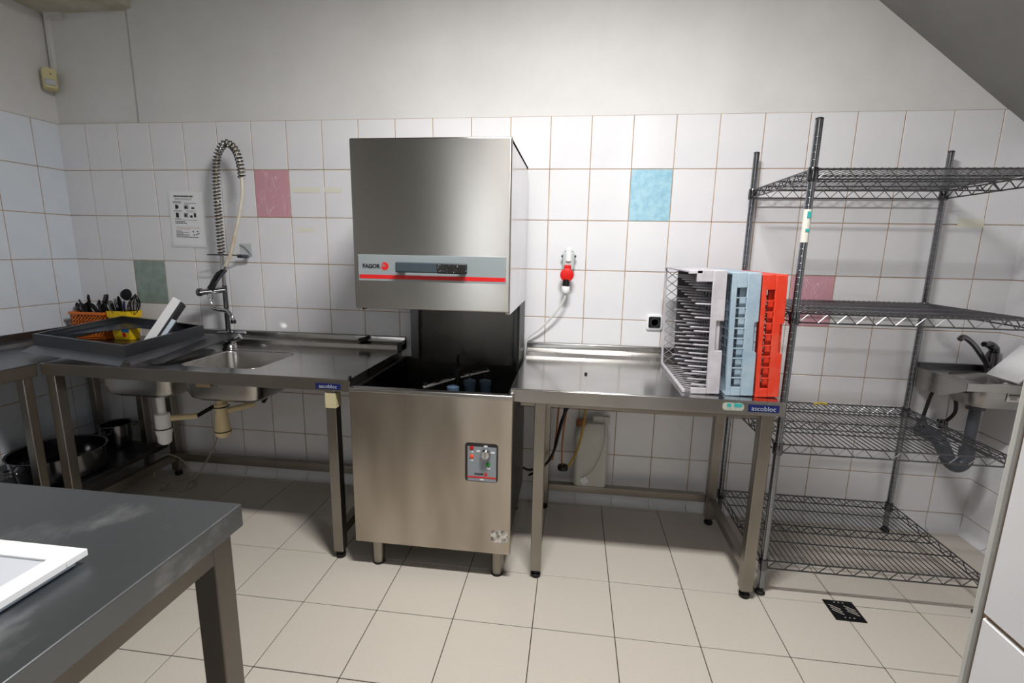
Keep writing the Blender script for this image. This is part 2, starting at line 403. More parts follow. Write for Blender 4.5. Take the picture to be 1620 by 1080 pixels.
ap = MB().box(SX0, SX1, SY0, SY0 + .012, ZW - .056, ZW - .0016).build('front_apron', ST_LEG, st, .002)
MB().box(SX1 - .012, SX1, SY0 + .012, -.08, ZW - .05, ZW - .0016).build('side_apron', ST, st)
MB().box(SX0, SX0 + .012, SY0 + .012, -.08, ZW - .05, ZW - .0016).build('side_apron', ST, st)
MB().box(SX1 - .006, SX1, SY0, SY0 + .02, ZW - .01, ZW + .012).build('corner_tab', ST_DARK, st, .001)
MB().box(SX1 - .004, SX1, -.14, -.006, ZW - .01, ZW + .045).build('side_upstand', ST_DARK, st, .001)
splash(st, SX0, SX1)
for (cx, cy, w_, h_) in bowls:
    rings = [rrect(cx, cy, w_, h_, .05, ZW + .0004), rrect(cx, cy, w_ - .004, h_ - .004, .05, ZW - .006), rrect(cx, cy, w_ - .014, h_ - .014, .055, ZW - .12),
             rrect(cx, cy, w_ - .03, h_ - .03, .06, ZW - .155), rrect(cx, cy, w_ - .075, h_ - .075, .06, ZW - .172), rrect(cx, cy, .09, .09, .044, ZW - .178)]
    b = MB().loft(rings, False, True).build('bowl', ST, st, smooth=True, solid=.0015)
    b.modifiers['solid'].offset = 1
    MB().lathe((cx, cy, ZW - .177), [(.042, 0), (.042, .002), (.03, .002), (.026, -.002)], 20).build('drain_strainer', CHROME_D, b, smooth=True)
    # rim ring around the bowl
MB().box(1.265, 1.335, -.6245, -.6225, .745, .79).build('sticker', mat('tan_sticker', '#b39a7c', .6), st)
for x, y in ((.60, -.672), (1.945, -.672), (.60, -.07), (1.945, -.07)):
    l = leg(st, x, y, ZW - .04)
    if (x, y) == (1.945, -.672): MB().box(x - .0235, x + .0235, y - .0235, y + .0235, .71, .775).build('tape', TAPE_C, l)
MB().box(.622, 1.923, -.09, -.05, .10, .145).build('stretcher', ST_LEG, st, .002)
for x in (.60, 1.945): MB().box(x - .018, x + .018, -.65, -.092, .10, .145).build('stretcher', ST_LEG, st, .002)
lab = MB().box(1.885, 1.995, SY0 - .0012, SY0, ZW - .047, ZW - .022).build('maker_label', NAVY, st)
text_part('ascobloc', .023, mat('label_grey', '#aeb6c2', .5), st, (1.94, SY0 - .0016, ZW - .042), align='CENTER')
# drain traps
def bottle_trap(cx, cy, ztop, zb, zm, m, lab_, out, taper):
    q = MB().lathe((cx, cy, 0), [(.026, ztop), (.026, ztop - .012), (.019, ztop - .014), (.019, zm)], 18).build('tail_pipe', m, st, smooth=True)
    if taper: prof = [(.026, zm + .02), (.03, zm + .018), (.03, zm - .005), (.026, zm - .008), (.036, zb + .035), (.037, zb + .03), (.034, zb + .012), (.02, zb), (.004, zb)]
    else: prof = [(.03, zm + .004), (.034, zm), (.034, zb + .085), (.037, zb + .083), (.037, zb + .06), (.034, zb + .055), (.03, zb + .012), (.018, zb), (.004, zb)]
    t = MB().lathe((cx, cy, 0), prof, 22).build('drain_trap', m, st, smooth=True); t['label'] = lab_
    for h in ((zb + .084,) if not taper else (zm + .006, zb + .033)):
        MB().lathe((cx, cy, h), [(.0365, -.003), (.0385, 0), (.0365, .003)], 22, cap0=False, cap1=False).build('seal_ring', RUBBER, t, smooth=True)
    MB().cyl((cx, cy, zm - .025), out, .015, 12).build('outlet_pipe', m if taper else CREAMP, t, smooth=True)
bottle_trap(.905, -.45, ZW - .175, .375, .535, WHITE, 'white plastic bottle trap', (1.02, -.36, .50), False)
bottle_trap(1.235, -.45, ZW - .175, .435, .59, CREAMP, 'cream plastic bottle trap', (1.33, -.33, .575), True)
MB().tube(bez([(1.02, -.36, .50), (1.12, -.25, .56), (1.3, -.2, .6), (1.36, -.3, .58)]), .011, 8).build('waste_hose', RUBBER, st, smooth=True)

# --- side counter along the left wall
ct = thing('side_counter', 'stainless steel counter with lower shelf along the left wall', 'counter', (.28, -1.1, 0))
CX1 = .552
MB().box(XL + .082, CX1, -2.0, -.008, ZW - .004, ZW).build('worktop', ST_FG, ct)
MB().prism([(XL + .006, .902), (XL + .022, .902), (XL + .026, .868), (XL + .075, .860), (XL + .083, ZW - .004), (XL + .006, ZW - .004)], -2.0, -.008, 'Y').build('splashback', ST_DARK, ct, .0015)
MB().box(CX1 - .012, CX1, -2.0, -.705, ZW - .06, ZW - .0042).build('front_apron', ST_LEG, ct, .002)
MB().box(XL + .09, CX1 - .02, -1.95, -.05, .165, .19).build('lower_shelf', ST_DARK, ct, .002)
for x, y in ((.52, -1.93), (.52, -.74), (.10, -1.93), (.10, -.74), (.41, -.07), (.10, -.07)): leg(ct, x, y, ZW - .02 if y > -1 else ZW - .02, .04)

# --- right table
RX0, RX1 = 2.71, 3.742
rt = thing('outlet_table', 'low stainless steel table with rear upstand carrying the dish racks', 'table', (3.22, -.35, 0))
MB().box(RX0, RX1, SY0, -.08, ZW - .003, ZW).build('worktop', ST_TOP, rt, .001)
MB().box(RX0, RX1, SY0, SY0 + .012, ZW - .056, ZW - .0032).build('front_apron', ST, rt, .002)
MB().box(RX1 - .012, RX1, SY0 + .012, -.08, ZW - .05, ZW - .0032).build('side_apron', ST, rt)
MB().box(RX0, RX0 + .012, SY0 + .012, -.08, ZW - .05, ZW - .0032).build('side_apron', ST, rt)
MB().box(RX0 + .04, RX1 - .04, SY0 + .02, SY0 + .05, ZW - .075, ZW - .0032).build('under_rail', ST_LEG, rt)
splash(rt, RX0, RX1)
for x, y in ((2.83, -.672), (3.688, -.672), (2.83, -.07 - .03), (3.688, -.13)): leg(rt, x, y, ZW - .045)
MB().box(2.853, 3.665, -.12, -.08, .112, .15).build('stretcher', ST_LEG, rt, .002)
MB().box(3.67, 3.706, -.649, -.153, .112, .15).build('stretcher', ST_LEG, rt, .002)
MB().box(3.612, 3.722, SY0 - .0012, SY0, ZW - .042, ZW - .014).build('maker_label', NAVY, rt)
text_part('ascobloc', .025, mat('label_grey', '#aeb6c2', .5), rt, (3.667, SY0 - .0016, ZW - .0365), align='CENTER')
s_ = MB().loft([rrect(3.558, ZW - .026, .078, .03, .012, SY0 - .001, ax='Y'), rrect(3.558, ZW - .026, .078, .03, .012, SY0, ax='Y')]).build('torn_sticker', mat('pale_sticker', '#c5c8bd', .6, hex2='#8f9a8e', nscale=60), rt)
MB().box(3.535, 3.55, SY0 - .0014, SY0 - .001, ZW - .028, ZW - .014).box(3.56, 3.588, SY0 - .0014, SY0 - .001, ZW - .027, ZW - .013).build('print', TEAL, s_)

# --- foreground table
ft = thing('work_table', 'dark worn stainless steel work table with square legs and a white panel on it', 'table', (1.5, -2.2, 0))
FX1, FY1, FZ = 2.276, -1.688, .85
MB().box(.95, FX1, -2.95, FY1, FZ - .05, FZ).build('worktop', ST_DUSTY, ft, .0025)
for y0, y1 in ((-2.93, -2.90), (FY1 - .05, FY1 - .02)): MB().box(1.0, FX1 - .06, y0, y1, FZ - .1, FZ - .0505).build('apron', ST_FGL, ft, .001)
for x0 in (.975, FX1 - .045): MB().box(x0, x0 + .03, -2.89, FY1 - .07, FZ - .095, FZ - .0505).build('apron', ST_FGL, ft, .001)
for x, y in ((FX1 - .04, FY1 - .045), (FX1 - .04, -2.9), (1.0, FY1 - .045), (1.0, -2.9)): leg(ft, x, y, FZ - .0505, .05, m=ST_FGL)

# white framed panel on the work table
def light_panel(name, label, loc, w_, h_, rot=None):
    t = thing(name, label, 'light panel', loc, rot)
    mb = MB(); b = .035
    mb.box(0, w_, 0, b, 0.012, .024).box(0, w_, h_ - b, h_, 0.012, .024).box(0, b, b, h_ - b, .012, .024).box(w_ - b, w_, b, h_ - b, .012, .024)
    mb.build('frame', WHITE_F, t, .001, local=True)
    MB().box(.012, w_ - .012, .012, h_ - .012, 0, .012).build('back_tray', mat('pale_blue_metal', '#c3d2e0', .4), t, .001, local=True)
    MB().box(b, w_ - b, b, h_ - b, .0125, .020).build('diffuser', mat('diffuser_white', '#c3c7ce', .5), t, local=True)
    return t
light_panel('light_panel', 'flat white framed light panel lying on the dark work table', (1.56, -2.495, FZ + .001), .595, .595)
# ------------------------------------------------------------------ hood dishwasher
dw = thing('hood_dishwasher', 'stainless steel hood type dishwasher with raised hood and red striped grey band', 'dishwasher', (2.386, -.4, 0))
DX0, DX1, DYF, DZ0, DZ1 = 2.048, 2.704, -.734, .125, .806
MB().box(DX0, 2.724, DYF, DYF + .03, DZ0, DZ1).build('front_panel', ST_BODY, dw, .004)
MB().box(DX0, 2.724, DYF - .004, DYF + .03, DZ1 - .006, DZ1 + .012).build('front_rim', ST, dw, .004)
MB().box(DX0 + .002, DX0 + .02, DYF + .03, -.07, DZ0, DZ1).build('side_panel', ST_INNER, dw)
sp = MB().box(DX1 - .016, DX1 + .002, DYF + .03, -.07, DZ0, DZ1 - .02).build('side_panel', ST_INNER, dw)
MB().box(DX1 + .002, DX1 + .003, -.66, -.60, .50, .62).build('type_plate', mat('plate_grey', '#b8b8b6', .5), sp)
MB().box(DX0 + .02, DX1 - .016, -.09, -.07, DZ0, DZ1).build('rear_panel', ST_INNER, dw)
tk = MB().box(DX0 + .02, DX1 - .016, DYF + .03, -.09, .52, .54).build('tank_floor', ST_INNER, dw)
MB().box(DX0 + .03, DX1 - .03, DYF + .05, -.1, DZ0, DZ0 + .02).build('base_pan', ST_INNER, dw)
# column behind
for x in (2.105, 2.645): MB().box(x, x + .045, -.13, -.06, DZ1, 1.55).build('column', ST_DARK, dw, .004)
MB().box(2.150, 2.645, -.10, -.07, DZ1 - .02, 1.55).build('back_sheet', steel('dark_sheet', '#6d6a66', '#55524f', .26, aniso=.5), dw)
MB().box(2.686, 2.697, -.30, -.06, DZ1, 1.20).build('guide_rail', BLACK, dw)
# hood shell
HX0, HX1, HY0, HY1, HZ0, HZ1 = 2.074, 2.700, -.695, -.135, 1.139, 1.785
hd = MB().box(HX0, HX1, HY0, HY0 + .02, HZ0, HZ1).build('hood_front', ST_HOOD, dw, .006)
hs = steel('hood_side_steel', '#d6d6d8', '#cccccf', .16)
MB().box(HX1 - .018, HX1 - .001, HY0 + .02, -.075, HZ0 - .01, HZ1 - .006).build('hood_side', hs, dw, .002)
MB().box(HX0 + .001, HX0 + .018, HY0 + .02, -.075, HZ0 - .01, HZ1 - .006).build('hood_side', hs, dw, .002)
MB().box(HX0 + .001, HX1 - .001, HY0 + .02, -.075, HZ1 - .022, HZ1 - .003).build('hood_top', ST_HOOD, dw, .002)
for x in (2.24, 2.32): MB().lathe((x, -.5, HZ1 - .004), [(.012, 0), (.012, .008), (.006, .012)], 12).build('top_bolt', CHROME, dw, smooth=True)
bd = MB().box(2.094, 2.684, HY0 - .003, HY0, 1.250, 1.352).build('name_band', GREYBAND, dw, .0008)
MB().box(2.098, 2.682, HY0 - .0036, HY0 - .003, 1.2585, 1.274).build('red_stripe', REDP, bd)
text_part('FAGOR', .0215, INK, bd, (2.112, HY0 - .0036, 1.3005), bold=.0008, sx=1.0)
def logo(cx, cz, r, y, par):
    lg = MB().lathe((cx, y, cz), [(r, 0), (r, -.0006)], 28, 'Y').build('logo', REDP, par)
    mb = MB()
    for k, (zz, x1) in enumerate(((.32, .1), (-.05, .25))): mb.box(cx - r, cx + x1 * r, y - .001, y - .0006, cz + zz * r, cz + (zz + .16) * r)
    mb.build('logo_line', GREYBAND, lg)
logo(2.203, 1.308, .0155, HY0 - .003, bd)
hn = MB()
hn.box(2.262, 2.538, HY0 - .05, HY0 - .028, 1.287, 1.326)
h_ = hn.build('handle', HANDLE, dw, .005, seg=3)
for x in (2.268, 2.508): MB().box(x, x + .024, HY0 - .03, HY0 - .003, 1.292, 1.321).build('handle_bracket', BLACK, h_, .002)
MB().box(2.425, 2.5395, HY0 - .0512, HY0 - .0275, 1.2862, 1.3235).build('worn_grip', HWORN, h_, .004)
# wash arm and fittings in the tank
wa = MB().tube([(2.30, -.55, .775), (2.42, -.42, .792), (2.55, -.30, .803)], .011, 10).build('wash_arm', ST, dw, smooth=True)
for k in range(6):
    t_ = k / 5; MB().box(2.31 + .23 * t_ - .008, 2.31 + .23 * t_ + .008, -.54 + .23 * t_ - .006, -.54 + .23 * t_ + .006, .789 + .022 * t_, .797 + .022 * t_).build('nozzle', BLACK, wa)
MB().lathe((2.425, -.42, .55), [(.03, 0), (.03, .01), (.016, .02), (.016, .26), (.022, .262), (.022, .29), (.012, .296)], 18).build('arm_hub', BLACK, dw, smooth=True)
MB().tube([(2.42, -.37, .80), (2.385, -.24, .835), (2.375, -.18, .845)], .008, 8).build('rinse_arm', BLACK, dw, smooth=True)
for (x, y, h) in ((2.43, -.52, .0), (2.495, -.47, .018), (2.56, -.44, .012)):
    c_ = MB().lathe((x, y, .54), [(.02, 0), (.024, .22 + h), (.028, .222 + h), (.028, .24 + h), (.018, .245 + h)], 16).build('filter_cap', BLUEP, dw, smooth=True)
    MB().cyl((x, y, .78 + h), (x, y, .81 + h), .003, 8).build('pin', CHROME, c_)
# control panel
PX0, PX1, PZ0, PZ1 = 2.536, 2.666, .450, .611
fr = MB()
fr.loft([rrect((PX0 + PX1) / 2, (PZ0 + PZ1) / 2, PX1 - PX0 + .006, PZ1 - PZ0 + .006, .014, DYF - .0008, ax='Y'), rrect((PX0 + PX1) / 2, (PZ0 + PZ1) / 2, PX1 - PX0 + .006, PZ1 - PZ0 + .006, .014, DYF, ax='Y')])
cp = fr.build('control_panel', mat('panel_shadow_gap', '#2a2624', .5), dw)
MB().prism([(DYF - .0015, PZ0), (DYF - .0015, PZ0 + .02), (DYF - .001, PZ1 - .012), (DYF - .0008, PZ0)], PX0 + .008, PX1 - .004, 'X').build('fascia', mat('fascia_grey', '#8b9299', .45), cp)
MB().box(PX0 + .006, PX1 - .004, DYF - .0024, DYF - .0015, PZ0 + .014, PZ0 + .020).build('red_stripe', REDP, cp)
MB().box(PX0 + .06, PX0 + .075, DYF - .0024, DYF - .0015, PZ0 + .005, PZ0 + .010).build('print', WHITE, cp)
text_part('FAGOR', .010, INK, cp, (PX0 + .037, DYF - .002, PZ0 + .028), bold=.0004, sx=1.1)
logo(PX0 + .083, PZ0 + .0315, .0075, DYF - .0016, cp)
kb = MB().lathe((2.619, DYF - .002, .572), [(.021, 0), (.02, -.012), (.016, -.02), (.004, -.021)], 24, 'Y').build('knob', CHROME, cp, smooth=True)
MB().box(2.6155, 2.6225, DYF - .028, DYF - .01, .555, .589).build('grip', ST, kb, .002)
for nm, m_, x, z in (('warning_light', REDL, 2.561, .592), ('warning_light', ORL, 2.561, .556), ('ready_light', GREEN, 2.629, .525)):
    MB().lathe((x, DYF - .0015, z), [(.0085, 0), (.0085, -.003), (.004, -.0055)], 16, 'Y').build(nm, m_, cp, smooth=True)
mb = MB()
for x, z in ((2.561, .576), (2.561, .540), (2.630, .508), (2.588, .580), (2.648, .577), (2.6185, .602)): mb.box(x - .007, x + .007, DYF - .0019, DYF - .0014, z - .0035, z + .0035)
tag(mb.build('print', WHITE, cp), kind='stuff')
pt = MB().loft([rrect(2.678, .208, .07, .056, .012, DYF - .0006, ax='Y'), rrect(2.678, .208, .07, .056, .012, DYF, ax='Y')]).build('sticker_remnant', mat('sticker_remnant', '#6f6a66', .7, hex2='#d6d1c8', nscale=45, thr=(.42, .58)), dw)
for x in (2.13, 2.664):
    for y in (-.682, -.14):
        f_ = MB().lathe((x, y, 0), [(.02, .0), (.025, .006), (.025, .03), (.027, .034), (.027, DZ0)], 20).build('leg', ST_LEG, dw, smooth=True)
        MB().lathe((x, y, 0), [(.0255, 0), (.0265, .003), (.0265, .008), (.0255, .010)], 20).build('rubber_foot', RUBBER, f_, smooth=True)

# ------------------------------------------------------------------ dish racks standing on edge
def rack(name, label, x0, th, m, kind, y0=-.648, yl=.49, h=.475, lean=-.045, holes=10):
    t = thing(name, label, 'dish rack', (x0, y0, ZW + .001), (0, lean, 0), 'dish racks standing on edge on the outlet table')
    W_ = .004
    # local: x thickness (0 open rim .. th base), y depth, z height
    def B(n, x0_, x1_, y0_, y1_, z0_, z1_, par=t, mm=m, bv=.0015): return MB().box(x0_, x1_, y0_, y1_, z0_, z1_).build(n, mm, par, bv, local=True)
    # base lattice on the far side
    mb = MB()
    for k in range(12):
        q = .012 + k * (yl - .024) / 11; mb.box(th - .012, th - .004, q - .003, q + .003, .006, h - .006)
        q = .012 + k * (h - .024) / 11; mb.box(th - .011, th - .005, .006, yl - .006, q - .003, q + .003)
    mb.build('base_lattice', mat('shaded_rack', '#4a484b', .6) if kind == 'peg' else m, t, local=True)  # shadow inside the peg rack is put into the lattice colour
    if kind == 'peg':
        xi = .088
        mb = MB()
        mb.prism([(xi, 0), (th, 0), (th, h * .36), (th - .028, h * .36), (th - .028, h * .60), (th, h * .60), (th, h), (xi, h)], 0, .012, 'Y')
        mb.build('front_wall', m, t, .003, local=True)
        B('notch_panel', th - .03, th - .006, .012, .016, h * .36, h * .60)
        B('front_rail', .03, xi, 0, .012, h - .042, h); B('front_rail', .03, xi, 0, .012, 0, .022)
        B('top_wall', 0, th, .004, yl, h - .007, h); B('bottom_rim', 0, .012, 0.012, yl, 0, .012)
        B('back_rim', 0, .01, yl - .01, yl, 0, h)
        B('top_corner', .0, .05, .0, .012, h - .012, h)
        B('back_corner', .06, th, yl - .012, yl, 0.012, h - .008, mm=mat('shaded_rack', '#4a484b', .6))  # back wall takes the same painted inside shadow
        mb = MB()
        for k in range(11):
            z = .012 + k * (h - .03) / 11; dz = (h - .03) / 11
            mb.tube([(.008, yl - .006, z), (.06, yl - .006, z + dz)], .0018, 5); mb.tube([(.008, yl - .006, z + dz), (.06, yl - .006, z)], .0018, 5)
        for k in range(12):
            y = .01 + k * (yl - .03) / 12; dy = (yl - .03) / 12
            mb.tube([(.01, y, .005), (.1, y + dy, .005)], .002, 5); mb.tube([(.01, y + dy, .005), (.1, y, .005)], .002, 5)
            mb.tube([(.1, y, .005), (th, y + dy, .005)], .002, 5)
        mb.build('wall_lattice', mat('grey_rack_lattice', '#8f8b8e', .5), t, local=True)
        pm = bmesh_mesh('peg', MB().tube([(th - .005, 0, 0), (.045, 0, .006), (.038, 0, .006)], [.0048, .0036, .002], 6), m)
        for i in range(8):
            for j in range(7):
                o = bpy.data.objects.new('peg', pm); COL.objects.link(o); o.parent = t; o.location = (0, .04 + j * .064, .02 + i * .0535 + j * .0068)
                for p_ in pm.polygons: p_.use_smooth = True
    else:
        # front wall: column of square windows in the left half, solid band with a hand notch on the right
        a, b, xs_ = th * .18, th * .53, th * .53
        B('front_post', 0, a, 0, .008, 0, h)
        mb = MB().prism([(xs_, 0), (th, 0), (th, h * .36), (th - .014, h * .36 + .006), (th - .014, h * .60), (th, h * .60 + .006), (th, h), (xs_, h)], 0, .012, 'Y')
        mb.build('front_band', m, t, .003, local=True)
        B('hand_recess', th - .016, th - .003, .012, .016, h * .34, h * .64)
        z0_, z1_ = .03, h - .055; dz = (z1_ - z0_) / holes
        B('front_rail', a, b, 0, .008, 0, z0_ + .004); B('front_rail', a, b, 0, .008, z1_, h)
        for k in range(1, holes): B('front_rib', a, b, 0, .008, z0_ + k * dz, z0_ + k * dz + .0035, bv=0)
        B('inner_wall', a + .5 * (b - a), b + .004, .022, .026, .02, h - .02, bv=0); B('inner_wall', a - .004, a + .5 * (b - a), .06, .064, .02, h - .02, bv=0)
        B('top_wall', 0, th, .008, yl, h - .007, h); B('bottom_wall', 0, th, .008, yl, 0, .007); B('back_wall', 0, th, yl - .008, yl, .007, h - .007)
        mb = MB()
        for k in range(1, 6):
            mb.box(b + .004, th - .012, k * yl / 6 - .0015, k * yl / 6 + .0015, .008, h - .008)
        for k in range(1, holes): mb.box(b + .004, th - .012, .03, yl - .01, z0_ + k * dz + .001, z0_ + k * dz + .003)
        mb.build('divider', m, t, local=True)
    return t
rack('peg_rack', 'grey white peg dish rack with rows of long pegs, facing the dishwasher', 3.382, .138, RACK_W, 'peg', lean=-.03)
rack('open_rack', 'pale blue grey dish rack between the peg rack and the red rack', 3.541, .103, RACK_B, 'open', lean=-.035, h=.47)
rack('open_rack', 'orange red dish rack beside the wire shelving post', 3.650, .087, RACK_R, 'open', lean=-.04, h=.465, holes=9)

# ------------------------------------------------------------------ wire shelving
PXL, PXR, PYF, PYB = 3.760, 4.578, -.64, -.055
sh = thing('wire_shelving', 'tall chrome wire shelving unit with four open shelves beside the hand basin', 'shelving', ((PXL + PXR) / 2, -.35, 0))
for x in (PXL, PXR):
    for y in (PYF, PYB):
        H = 1.842
        p_ = MB().cyl((x, y, .03), (x, y, H), .0127, 16)  .build('post', mat('post_chrome', '#8b8e93', .2, 1.), sh, smooth=True)
        mb = MB()
        for k in range(3, 70): mb.lathe((x, y, k * .0254 + .03), [(.0127, -.0007), (.0130, 0), (.0127, .0007)], 12, cap0=False, cap1=False)
        mb.build('groove_ring', mat('groove_grey', '#a9acb0', .35, 1.), p_, smooth=True)['kind'] = 'stuff'
        MB().lathe((x, y, H - .002), [(.0132, 0), (.0132, .004), (.008, .007)], 16).build('post_cap', BLACK, p_, smooth=True)
        MB().lathe((x, y, 0), [(.02, 0), (.021, .006), (.012, .014), (.012, .034)], 16).build('levelling_foot', RUBBER, p_, smooth=True)
        if x == PXL and y == PYF:
            s_ = MB().lathe((x, y, 1.425), [(.0133, 0), (.0133, .115)], 16, cap0=False, cap1=False).build('sticker', mat('pale_label', '#d9d9cf', .6), p_, smooth=True)
            mb = MB()
            for z0_, z1_ in ((1.51, 1.532), (1.462, 1.472)): mb.box(x - .006, x + .006, y - .0145, y - .0125, z0_, z1_)
            mb.build('print', TEAL, s_)
DECKW = bmesh_mesh('deck_wire', MB().tube([(0, (PYF - PYB) / 2 - .004, 0), (0, (PYB - PYF) / 2 + .004, 0)], .0021, 5), ZINC)
def shelf(zt):
    rt_ = MB(); zb = zt - .034
    # rim rods
    for z in (zt, zb):
        for y in (PYF - .004, PYB + .004): rt_.tube([(PXL, y, z), (PXR, y, z)], .0032, 7)
        for x in (PXL - .004, PXR + .004): rt_.tube([(x, PYF, z), (x, PYB, z)], .0032, 7)
    o = rt_.build('shelf', ZINC, sh, smooth=True)
    def zig(p, q, per=.066):
        tr = MB(); p, q = Vector(p), Vector(q); n = max(2, int(round((q - p).length / per))); pts = []
        for k in range(2 * n + 1):
            c = p.lerp(q, k / (2 * n)); pts.append((c.x, c.y, zt if k % 2 else zb))
        tr.tube(pts, .0024, 5); tr.build('truss_wire', ZINC, o)
    for y in (PYF - .004, PYB + .004): zig((PXL + .015, y, 0), (PXR - .015, y, 0))
    for x in (PXL - .004, PXR + .004): zig((x, PYF + .015, 0), (x, PYB - .015, 0))
    n = 37
    for k in range(1, n):
        x = PXL + (PXR - PXL) * k / n; inst(DECKW, 'deck_wire', o, (x, (PYF + PYB) / 2, zt + .0035))
    cr = MB()
    for k in (1, 2, 3):
        y = PYF + (PYB - PYF) * k / 4; cr.tube([(PXL - .004, y, zt - .001), (PXR + .004, y, zt - .001)], .0028, 6)
        if k == 2:
            cr.tube([(PXL - .004, y, zb), (PXR + .004, y, zb)], .0028, 6)
            m_ = 12
            for q in range(2 * m_): cr.tube([(PXL + (PXR - PXL) * q / (2 * m_), y, zt if q % 2 else zb), (PXL + (PXR - PXL) * (q + 1) / (2 * m_), y, zb if q % 2 else zt)], .0022, 5)
    cr.build('support_wire', ZINC, o)
    for x in (PXL, PXR):
        for y in (PYF, PYB):
            MB().lathe((x, y, 0), [(.0165, zb - .008), (.0185, zb - .004), (.0175, zt + .004), (.0165, zt + .006)], 18).build('collar', CHROME_D, o, smooth=True)
    return o
for z in (.152, .655, 1.168, 1.676): shelf(z)
yt = MB().tube(bez([(4.13, -.1, .668), (4.155, -.105, .672), (4.175, -.09, .67), (4.19, -.11, .672)], 4), .005, 6).build('yellow_tie', mat('yellow_tie', '#d5b81e', .5))
tag(yt, 'small yellow twist of plastic lying on the wire shelf', 'tie')

# ------------------------------------------------------------------ pre-rinse spray unit
pr = thing('prerinse_tap', 'chrome pre-rinse spray tap with coiled spring hose standing behind the sink bowls', 'tap', (1.02, -.10, .865))
PX, PY = 1.04, -.10
MB().lathe((PX, PY, ZW + .0005), [(.024, 0), (.024, .012), (.013, .018), (.0125, .322)], 18).build('base_pipe', CHROME_D, pr, smooth=True)
MB().cyl((PX, PY, 1.15), (PX, PY, 1.34), .0105, 14).build('riser', ST, pr, smooth=True)
path = bez([(PX, PY, 1.33), (PX + .002, PY, 1.45), (PX + .006, PY - .002, 1.60), (PX + .014, PY - .004, 1.74), (PX + .036, PY - .008, 1.84), (PX + .09, PY - .014, 1.895), (PX + .145, PY - .02, 1.865), (PX + .172, PY - .026, 1.79), (PX + .178, PY - .03, 1.72)], 14)
# coil around the path
def coil(path, r, pitch_turns, wr, n=10):
    P = [Vector(p) for p in path]; L = [0]
    for a, b in zip(P, P[1:]): L.append(L[-1] + (b - a).length)
    tot = L[-1]; out = []; N = int(pitch_turns * n)
    j = 0; u = Vector((0, 1, 0))
    for i in range(N + 1):
        s_ = tot * i / N
        while j < len(L) - 2 and L[j + 1] < s_: j += 1
        f = (s_ - L[j]) / max(L[j + 1] - L[j], 1e-9); c = P[j].lerp(P[j + 1], min(max(f, 0), 1))
        t = (P[j + 1] - P[j]).normalized(); uu = (u - t * u.dot(t)).normalized(); v = t.cross(uu); a = 2 * PI * i / n
        out.append(c + (uu * math.cos(a) + v * math.sin(a)) * r)
    return MB().tube(out, wr, 6)
coil(path, .0172, 46, .0034).build('spring', CHROME_D, pr, smooth=True)
hose = path[:] + bez([(PX + .178, PY - .03, 1.72), (PX + .176, PY - .034, 1.64), (PX + .155, PY - .04, 1.54), (PX + .125, PY - .045, 1.44), (PX + .095, PY - .05, 1.34), (PX + .05, PY - .055, 1.255)], 8)[1:]
MB().tube(hose, .0085, 10).build('hose', HOSE_M, pr, smooth=True)
rg = MB().tube([(PX - .02 + .045 * math.cos(a) - .01, PY - .01 + .02 * math.sin(a), 1.327) for a in [2 * PI * k / 20 for k in range(20)]], .0032, 6, closed=True)
rg.tube([(PX + .01, PY, 1.327), (PX + .06, PY + .03, 1.325), (1.12, -.05, 1.322), (1.13, -.012, 1.32)], .004, 7).build('wall_bracket', CHROME_D, pr, smooth=True)
MB().cyl((1.095, -.045, 1.321), (1.15, -.035, 1.318), .0105, 12).build('bracket_clamp', GREYP, pr, smooth=True)
gun = MB().tube(bez([(PX + .045, PY - .056, 1.25), (PX + .01, PY - .06, 1.215), (PX - .022, PY - .06, 1.165), (PX - .035, PY - .06, 1.145)], 6), [.010] * 4 + [.014] * 5 + [.016] * 5 + [.018] * 5, 12).build('spray_gun', BLACK, pr, smooth=True)
MB().tube([(PX + .012, PY - .075, 1.178), (PX + .038, PY - .08, 1.205), (PX + .085, PY - .085, 1.25)], [.005, .005, .007], 8).build('trigger', GREYP, gun, smooth=True)
MB().cyl((PX + .046, PY - .056, 1.252), (PX + .058, PY - .054, 1.27), .011, 12).build('hose_nut', CHROME, gun, smooth=True)
mx = MB().cyl((PX - .105, PY - .05, 1.125), (PX + .01, PY - .005, 1.14), .016, 16).build('mixer_body', CHROME, pr, smooth=True)
MB().lathe((PX - .108, PY - .05, 1.125), [(.018, -.012), (.022, -.008), (.022, .006), (.016, .01)], 14, 'X').build('valve_knob', CHROME_D, mx, smooth=True)
sp_ = bez([(PX - .06, PY - .035, 1.112), (PX - .06, PY - .036, 1.08), (PX - .045, PY - .045, 1.045), (PX - .005, PY - .06, 1.035), (PX + .06, PY - .085, 1.035), (PX + .085, PY - .095, 1.03), (PX + .108, PY - .1, 1.005), (PX + .112, PY - .1, .985)], 6)
so = MB().tube(sp_, .0105, 12).build('spout', CHROME, pr, smooth=True)
MB().cyl((PX - .06, PY - .035, 1.09), (PX - .06, PY - .035, 1.118), .015, 12).build('spout_nut', CHROME, so, smooth=True)
MB().cyl((PX + .112, PY - .1, .97), (PX + .112, PY - .1, .988), .0135, 12).build('aerator', CHROME_D, so, smooth=True)
hk = thing('adhesive_hook', 'clear plastic adhesive hook plate on the tiles behind the spray tap', 'hook', (1.11, -.004, 1.36))
MB().box(1.082, 1.152, -.007, -.0042, 1.318, 1.39).build('plate', CLEAR, hk, .001)
MB().tube([(1.085, -.009, 1.385), (1.115, -.011, 1.372), (1.14, -.011, 1.348), (1.15, -.009, 1.33)], .003, 7).build('hook', LENS, hk, smooth=True)

